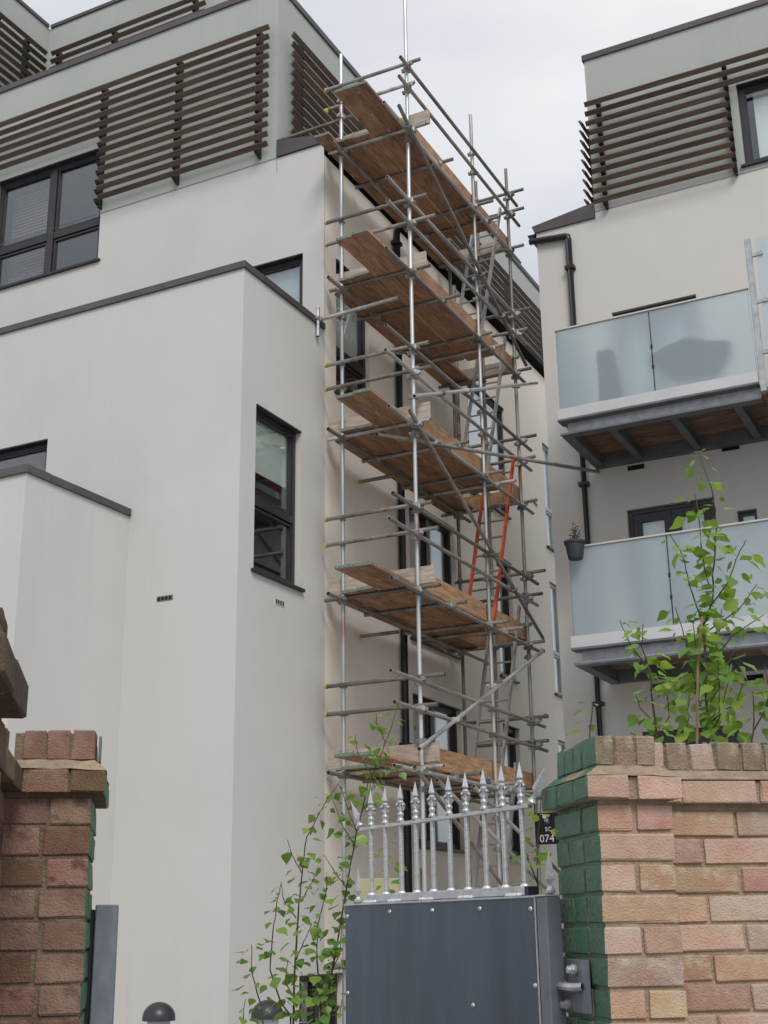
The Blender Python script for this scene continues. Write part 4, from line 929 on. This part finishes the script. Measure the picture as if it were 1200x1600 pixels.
# ------------------------------------------------------------------ gate
GO = Vector((-1.25, 3.40, 0)); gd = Vector((-.846, .533, 0)).normalized(); gn = Vector((-gd.y, gd.x, 0)) * -1
if gn.dot(Vector((0, 0, 0)) - GO) < 0: gn = -gn
GATE = empty('gate', tuple(GO))
tag(GATE, 'half-open dark sheet-steel gate topped with silver spear railings', 'gate')
F_g = Fr(GO, gd, gn)
mb = MB(); mb.box(F_g, .045, 1.10, -.004, .0, .12, 1.674); mb.build('sheet', 'gate_sheet', GATE)
mb = MB(); mb.box(F_g, 0, .044, -.05, .001, .10, 1.676); mb.build('hinge_stile', 'stile_steel', GATE, bevel=.003)
mb = MB(); mb.box(F_g, 1.06, 1.10, -.05, -.0045, .10, 1.672); mb.build('lock_stile', 'gate_sheet', GATE, bevel=.003)
mb = MB(); mb.box(F_g, .045, 1.105, -.05, .003, 1.675, 1.680); mb.box(F_g, -.0, .0445, -.05, .003, 1.6765, 1.681); mb.build('top_edge', 'gate_silver', GATE)
mb = MB(); mb.box(F_g, .0455, .0495, .0005, .0035, .12, 1.674); mb.build('seam', 'gate_silver', GATE)
for (s, z) in ((1.085, 1.64), (.81, 1.65), (.56, 1.65), (.31, 1.65), (.07, 1.645), (1.085, 1.40), (.36, 1.39), (.065, 1.45), (.7, 1.2), (.3, 1.1), (1.085, 1.1), (.065, 1.2)):
    MB().lathe(F_g.p(s, 0, z), [(.0075, 0), (.007, .002), (.004, .0045), (.0015, .0052)], 8, axis=gn).build('rivet', 'gate_silver', GATE, smooth=True)
mb = MB(); mb.box(F_g, .105, .975, -.044, -.006, 1.6815, 1.706); mb.build('sub_rail', 'gate_silver', GATE, bevel=.002)
mb = MB(); mb.box(F_g, .088, .104, -.043, -.008, 1.682, 1.705); mb.build('rail_plug', 'black_plastic', GATE)
for s in (.94, .79, .60, .39, .15):
    mb = MB(); r = random.Random(int(s * 100))
    for k in range(7): mb.lathe(F_g.p(s - .03 + k * .01, -.004 + r.uniform(-.002, .002), 1.681), [(.006, 0), (.006, .004), (.003, .0075)], 6)
    mb.build('weld_bead', 'weld', GATE, smooth=True)
mb = MB(); mb.box(F_g, .085, 1.03, -.034, -.016, 1.914, 1.926); mb.build('top_rail', 'gate_silver', GATE, bevel=.002)
# railing bar with cast spear finial (shared meshes)
fm = MB()
fm.lathe((0, 0, 0), [(.010, 0), (.013, .004), (.010, .010), (.0075, .016), (.011, .022), (.011, .026), (.0065, .034), (.0085, .046), (.0065, .056), (.0105, .062), (.0105, .066), (.006, .070)], 10)
for a in range(4):
    c, s = math.cos(a * math.pi / 2), math.sin(a * math.pi / 2); fm.path([(c * .006, s * .006, .036), (c * .014, s * .014, .046), (c * .0165, s * .0165, .054), (c * .013, s * .013, .059), (c * .009, s * .009, .054)], .0042, .003, 6)
i = len(fm.v); fm.v += [Vector((.0125, 0, .076)), Vector((0, .0125, .076)), Vector((-.0125, 0, .076)), Vector((0, -.0125, .076)), Vector((0, 0, .122)), Vector((0, 0, .066))]
for k in range(4): fm.f += [(i + k, i + (k + 1) % 4, i + 4), (i + (k + 1) % 4, i + k, i + 5)]; fm.m += [0, 0]
FME = fm.mesh('spear_finial', ['gate_silver'])
for p in FME.polygons: p.use_smooth = len(p.vertices) == 4
bm_ = MB(); bm_.tube((0, 0, 0), (0, 0, 1), .0078, k=10); BME = bm_.mesh('railing_bar', ['gate_silver'], smooth=True)
wb = MB(); wb.lathe((0, 0, 0), [(.014, 0), (.013, .003), (.0095, .007)], 9); WBE = wb.mesh('weld_bead', ['weld'], smooth=True)
for s in (.965, .872, .775, .683, .587, .492, .40, .306, .214, .125):
    p = F_g.p(s, -.025, 1.706)
    o = bpy.data.objects.new('railing_bar', BME); o.matrix_basis = Matrix.Translation(p) @ Matrix.Diagonal((1, 1, .208, 1)); reg(o, GATE)
    o = bpy.data.objects.new('spear_finial', FME); o.matrix_basis = Matrix.Translation(F_g.p(s, -.025, 1.9255)) @ Matrix.Rotation(math.atan2(gd.y, gd.x) + rnd.uniform(-.05, .05), 4, 'Z'); reg(o, GATE)
    o = bpy.data.objects.new('weld_bead', WBE); o.matrix_basis = Matrix.Translation(p); reg(o, GATE)
sm = MB()   # big four-sided spear head on a ball foot
sm.lathe((0, 0, 0), [(.006, 0), (.014, .004), (.015, .010), (.009, .016), (.007, .022)], 10)
i = len(sm.v); sm.v += [Vector((.023, 0, .040)), Vector((0, .008, .040)), Vector((-.023, 0, .040)), Vector((0, -.008, .040)), Vector((0, 0, .118)), Vector((0, 0, .020))]
for k in range(4): sm.f += [(i + k, i + (k + 1) % 4, i + 4), (i + (k + 1) % 4, i + k, i + 5)]; sm.m += [0, 0]
SME = sm.mesh('spear_head', ['gate_silver'])
ga = math.atan2(gd.y, gd.x)
for s, z, tilt in ((1.035, 1.925, .62), (.075, 1.925, -.62), (1.055, 1.681, 0), (.012, 1.6815, 0)):
    o = bpy.data.objects.new('spear_head', SME); o.matrix_basis = Matrix.Translation(F_g.p(s, -.025, z)) @ Matrix.Rotation(ga, 4, 'Z') @ Matrix.Rotation(tilt, 4, 'Y'); reg(o, GATE)
mb = MB(); mb.lathe(F_g.p(.02, -.05, 1.445), [(.006, 0), (.0065, .028), (.013, .030), (.013, .042)], 10, axis=-gn); mb.build('hinge_eye', 'gate_silver', GATE, smooth=True)
# latch post beside the left pillar
t = empty('gate_post', (-2.34, 2.93, 0)); tag(t, 'galvanised steel latch post beside the shaded brick pillar', 'gate post')
F_p = Fr((-2.36, 2.905, 0), (.79, .613, 0), (.613, -.79, 0))
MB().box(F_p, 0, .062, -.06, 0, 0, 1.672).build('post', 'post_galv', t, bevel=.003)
MB().box(F_p, -.03, -.001, -.05, -.02, 1.3, 1.66).build('fixing_strap', 'black_plastic', t, bevel=.002)

# ------------------------------------------------------------------ bollard lights
for (x, y, lab) in ((-7.28, 9.9, 'round-topped dark bollard light in front of the bare front wall'), (-6.47, 10.39, 'round-topped dark bollard light among the sapling leaves by the side wall')):
    t = empty('bollard_light', (x, y, 0)); tag(t, lab, 'bollard', 'bollard lights')
    MB().tube((x, y, 0), (x, y, .78), .11, k=20).build('column', 'dark_dome', t, smooth=True)
    MB().tube((x, y, .78), (x, y, .86), .10, k=20).build('lens', 'white_trim', t, smooth=True)
    mb = MB(); mb.lathe((x, y, .86), [(.145, 0)] + [(.145 * math.cos(a), .02 + .135 * math.sin(a)) for a in [R(k * 11) for k in range(9)]], 22); mb.build('dome', 'dark_dome', t, smooth=True)

# ------------------------------------------------------------------ birch saplings
def leaf_mesh(seed):  # birch leaf: toothless rhombic blade folded on its midrib, with a stalk
    r = random.Random(seed); mb = MB(); L = 1.0; w = r.uniform(.38, .46); fold = r.uniform(.05, .25); curl = r.uniform(-.1, .35)
    xs = [0, .12, .3, .52, .75, 1.0]; ws = [0.02, .66, 1.0, .80, .38, 0.01]
    P = lambda t, s: Vector((t * L, s, abs(s) * fold - curl * t * t * .5 + (.04 * math.sin(t * 9 + seed) if s else 0)))
    i = 0
    for t, q in zip(xs, ws): mb.v += [P(t, -w * q), P(t, 0), P(t, w * q)]
    for k in range(5):
        a = k * 3; mb.f += [(a, a + 1, a + 4, a + 3), (a + 1, a + 2, a + 5, a + 4)]; mb.m += [0, 0]
    i = len(mb.v); mb.v += [Vector((0, -.012, 0)), Vector((0, .012, 0)), Vector((-.42, .006, .03)), Vector((-.42, -.006, .03))]; mb.f.append((i, i + 1, i + 2, i + 3)); mb.m.append(0)
    return mb
LEAVES = {m: [leaf_mesh(s).mesh('leaf', [m], smooth=True) for s in range(6)] for m in ('leaf', 'leaf_deep')}
def sapling(name, base, stems, label, lm='leaf', size=.042, gap=.036, start=.25, bare=(), seed=1, limit=290, group=None):
    """stems: polylines; the first point of a main stem is carried down to the ground at base"""
    r = random.Random(seed); t = empty(name, (*base, 0)); tag(t, label, 'sapling', group)
    n = 0
    spots = []
    for si, (pts, main) in enumerate(stems):
        pts = [Vector(p) for p in pts]
        full = ([Vector((base[0] + r.uniform(-.03, .03), base[1] + r.uniform(-.03, .03), 0)), Vector(((base[0] + pts[0].x) / 2, (base[1] + pts[0].y) / 2, pts[0].z * .55))] if main else []) + pts
        # smooth and wobble
        sm_ = []
        for a, b in zip(full, full[1:]):
            for k in range(4): sm_.append(a.lerp(b, k / 4) + Vector((r.uniform(-1, 1), r.uniform(-1, 1), 0)) * .0022)
        sm_.append(full[-1])
        MB().path(sm_, .0062 if main else .0030, .0016, 6).build('stem', 'bark', t, smooth=True)
        Ls = sum((b - a).length for a, b in zip(pts, pts[1:])); d = Ls * (start if main else .12)
        while d <= Ls:
            q = d
            for a, b in zip(pts, pts[1:]):
                l = (b - a).length
                if q <= l or b is pts[-1]: p = a.lerp(b, min(1, q / l)); break
                q -= l
            spots.append((p, (b - a).normalized(), d / Ls)); d += gap * r.uniform(.6, 1.4)
    r.shuffle(spots)
    for p, dr, s in spots[:limit]:
        for rep in range(r.choice((1, 1, 2, 2))):
            if n >= limit: break
            side = Vector((r.uniform(-1, 1), r.uniform(-1, 1), r.uniform(-.5, .35))); side = (side - dr * side.dot(dr) * .5).normalized()
            sz = size * r.uniform(.5, 1.35) * (1.0 if s < .85 else .75)
            x = (side + Vector((0, 0, -.75 * r.random() - .15))).normalized(); up = Vector((r.uniform(-.6, .6), r.uniform(-.6, .6), 1)); y = up.cross(x).normalized(); z = x.cross(y)
            c = p + side * (sz * .5 + r.uniform(0, .022))
            if r.random() < .16: z, y = -z, -y
            o = bpy.data.objects.new('leaf', r.choice(LEAVES[lm]))
            o.matrix_basis = Matrix(((x.x, y.x, z.x, c.x), (x.y, y.y, z.y, c.y), (x.z, y.z, z.z, c.z), (0, 0, 0, 1))) @ Matrix.Diagonal((sz, sz, sz, 1)); reg(o, t); n += 1
    return t
sapling('birch_sapling', (-1.13, 4.9), [([(-1.13, 4.87, 2.1), (-1.11, 4.88, 2.46), (-1.10, 4.88, 2.69), (-1.06, 4.89, 2.78), (-1.05, 4.89, 2.88), (-1.02, 4.9, 3.08), (-1.02, 4.9, 3.21), (-1.04, 4.89, 3.31), (-1.06, 4.89, 3.39)], True)] + [(s, False) for s in (
    [(-1.07, 4.88, 2.85), (-1.08, 4.88, 2.97), (-1.08, 4.88, 3.13), (-1.09, 4.88, 3.22)], [(-1.07, 4.88, 2.76), (-.99, 4.85, 2.83), (-.94, 4.81, 2.91), (-.89, 4.77, 2.97)], [(-1.1, 4.88, 2.68), (-1.13, 4.84, 2.84), (-1.14, 4.8, 2.96), (-1.17, 4.76, 3.03)],
    [(-1.11, 4.88, 2.65), (-.98, 4.98, 2.76), (-.92, 5.07, 2.87)], [(-1.1, 4.88, 2.53), (-.99, 4.85, 2.63), (-.86, 4.82, 2.69)], [(-1.11, 4.87, 2.42), (-1.05, 4.99, 2.55), (-1.03, 5.1, 2.64)], [(-1.14, 4.87, 2.38), (-1.16, 4.9, 2.5), (-1.19, 4.93, 2.67), (-1.22, 4.95, 2.79)],
    [(-1.12, 4.87, 2.31), (-1.05, 4.79, 2.33), (-.99, 4.7, 2.43)], [(-1.13, 4.87, 2.28), (-1.18, 4.81, 2.3), (-1.15, 4.76, 2.41)], [(-1.12, 4.87, 2.36), (-1.07, 4.91, 2.45), (-1.07, 4.93, 2.56)], [(-1.11, 4.88, 2.48), (-1.12, 4.81, 2.57), (-1.11, 4.75, 2.67)], [(-1.1, 4.88, 2.61), (-1.06, 4.94, 2.68), (-1.05, 4.99, 2.77)],
    [(-1.12, 4.87, 2.33), (-1.02, 4.95, 2.39), (-.99, 5.0, 2.49)], [(-1.12, 4.87, 2.26), (-1.06, 4.83, 2.33), (-1.04, 4.8, 2.52)])], 'tall leafy birch sapling tied to a cane behind the brick wall', size=.062, gap=.0185, start=.1, seed=11, limit=300)
mb = MB(); mb.path([(-1.16, 4.77, 0), (-1.14, 4.77, 2.22), (-1.11, 4.77, 2.52), (-1.08, 4.78, 2.70)], .0055, .0045, 7); tag(mb.build('bamboo_cane', 'cane', smooth=True), 'thin tan cane propping the tall birch sapling', 'cane')
sapling('birch_sapling', (-1.2, 4.56), [([(-1.22, 4.54, 2.1), (-1.23, 4.54, 2.38), (-1.23, 4.54, 2.47), (-1.28, 4.52, 2.55), (-1.32, 4.51, 2.66)], True)] + [(s, False) for s in ([(-1.23, 4.54, 2.47), (-1.25, 4.53, 2.56), (-1.24, 4.53, 2.64)], [(-1.23, 4.54, 2.42), (-1.14, 4.56, 2.43), (-1.1, 4.57, 2.45)], [(-1.21, 4.49, 2.27), (-1.26, 4.48, 2.33), (-1.27, 4.47, 2.38)], [(-1.23, 4.59, 2.24), (-1.19, 4.6, 2.31), (-1.19, 4.6, 2.41)], [(-1.22, 4.54, 2.21), (-1.28, 4.52, 2.23), (-1.31, 4.51, 2.25)])], 'short bushy birch sapling beside the cane, in front of the lower balcony edge', size=.05, gap=.021, start=.1, seed=5)
sapling('birch_sapling', (-.95, 4.72), [([(-.95, 4.7, 2.12), (-.92, 4.71, 2.25), (-.87, 4.72, 2.33), (-.8, 4.73, 2.43)], True), ([(-.92, 4.71, 2.25), (-.91, 4.71, 2.32), (-.91, 4.71, 2.39)], False), ([(-.87, 4.72, 2.33), (-.85, 4.72, 2.39), (-.86, 4.72, 2.48)], False), ([(-.95, 4.70, 2.2), (-.98, 4.7, 2.23)], False)], 'low spreading birch sapling leaning over the brick-on-edge capping', size=.052, gap=.02, start=.2, seed=8)
sapling('birch_sapling', (-1.44, 4.38), [([(-1.43, 4.37, 2.12), (-1.41, 4.38, 2.29), (-1.4, 4.38, 2.35)], True)], 'tiny birch shoot peeping over the green painted pillar', size=.045, gap=.03, start=.4, seed=3)
sapling('birch_sapling', (-1.76, 4.70), [([(-1.75, 4.68, 1.60), (-1.75, 4.68, 1.82), (-1.72, 4.69, 2.11)], True), ([(-1.75, 4.68, 1.75), (-1.78, 4.67, 1.84), (-1.79, 4.67, 1.88)], False)], 'thin birch shoot between the gate spears and the green pillar', size=.05, gap=.03, start=.1, seed=6)
A = lambda s: (s, False)
sapling('birch_sapling', (-3.2, 5.3), [([(-3.18, 5.32, 1.2), (-3.17, 5.33, 1.55), (-3.16, 5.33, 1.66), (-3.15, 5.34, 1.85), (-3.13, 5.35, 2.01), (-3.05, 5.4, 2.18), (-2.99, 5.43, 2.27)], True), ([(-3.19, 5.32, 1.23), (-3.23, 5.29, 1.3), (-3.27, 5.27, 1.43), (-3.26, 5.27, 1.59), (-3.24, 5.28, 1.73), (-3.23, 5.29, 1.8)], True), ([(-3.3, 5.25, 1.27), (-3.34, 5.23, 1.41), (-3.34, 5.22, 1.54)], True), ([(-3.37, 5.2, 1.1), (-3.37, 5.2, 1.2), (-3.36, 5.21, 1.31)], True),
    A([(-3.15, 5.34, 1.85), (-3.19, 5.32, 1.93), (-3.21, 5.31, 2.0)]), A([(-3.15, 5.34, 1.72), (-3.12, 5.36, 1.79), (-3.09, 5.38, 1.85)]), A([(-3.17, 5.33, 1.65), (-3.22, 5.3, 1.73), (-3.23, 5.29, 1.81)]), A([(-3.18, 5.33, 1.31), (-3.21, 5.3, 1.38), (-3.2, 5.31, 1.47)]), A([(-3.17, 5.33, 1.47), (-3.14, 5.35, 1.55), (-3.11, 5.37, 1.63)])],
    'slender birch sapling with wide-spaced leaves against the bare side wall', 'leaf_deep', size=.054, gap=.036, start=.03, seed=21)
sapling('birch_sapling', (-3.05, 5.42), [([(-3.07, 5.39, 1.18), (-3.09, 5.38, 1.46), (-3.09, 5.38, 1.6), (-3.05, 5.4, 1.77), (-3.05, 5.4, 1.85)], True), ([(-3.07, 5.39, 1.2), (-3.03, 5.41, 1.42), (-2.98, 5.44, 1.73), (-2.93, 5.47, 2.03), (-2.88, 5.49, 2.25), (-2.83, 5.52, 2.37), (-2.78, 5.54, 2.51), (-2.74, 5.56, 2.64)], True), ([(-2.82, 5.52, 1.6), (-2.8, 5.53, 1.88), (-2.81, 5.52, 2.02)], True)] + [A(s) for s in (
    [(-2.94, 5.46, 1.97), (-2.99, 5.43, 2.07), (-3.03, 5.41, 2.2)], [(-2.97, 5.44, 1.78), (-3.01, 5.42, 1.84), (-3.06, 5.39, 1.93)], [(-2.86, 5.5, 2.29), (-2.92, 5.47, 2.39), (-2.93, 5.46, 2.48)], [(-2.85, 5.51, 2.34), (-2.78, 5.54, 2.31), (-2.72, 5.57, 2.34)], [(-2.93, 5.47, 2.03), (-2.96, 5.45, 2.12), (-3.0, 5.43, 2.25)], [(-2.91, 5.48, 2.12), (-2.87, 5.49, 2.18), (-2.87, 5.5, 2.28)],
    [(-3.03, 5.41, 1.42), (-3.0, 5.43, 1.49), (-2.99, 5.43, 1.63)], [(-3.07, 5.39, 1.31), (-3.13, 5.35, 1.35), (-3.15, 5.34, 1.42)], [(-3.07, 5.39, 1.28), (-3.01, 5.42, 1.33), (-3.0, 5.43, 1.44)], [(-3.07, 5.39, 1.22), (-3.0, 5.43, 1.24), (-2.99, 5.43, 1.3)], [(-2.8, 5.53, 2.44), (-2.84, 5.51, 2.54), (-2.84, 5.51, 2.58)])],
    'taller birch sapling leaning across the left end of the gate railings', 'leaf_deep', size=.054, gap=.029, start=.05, seed=33)
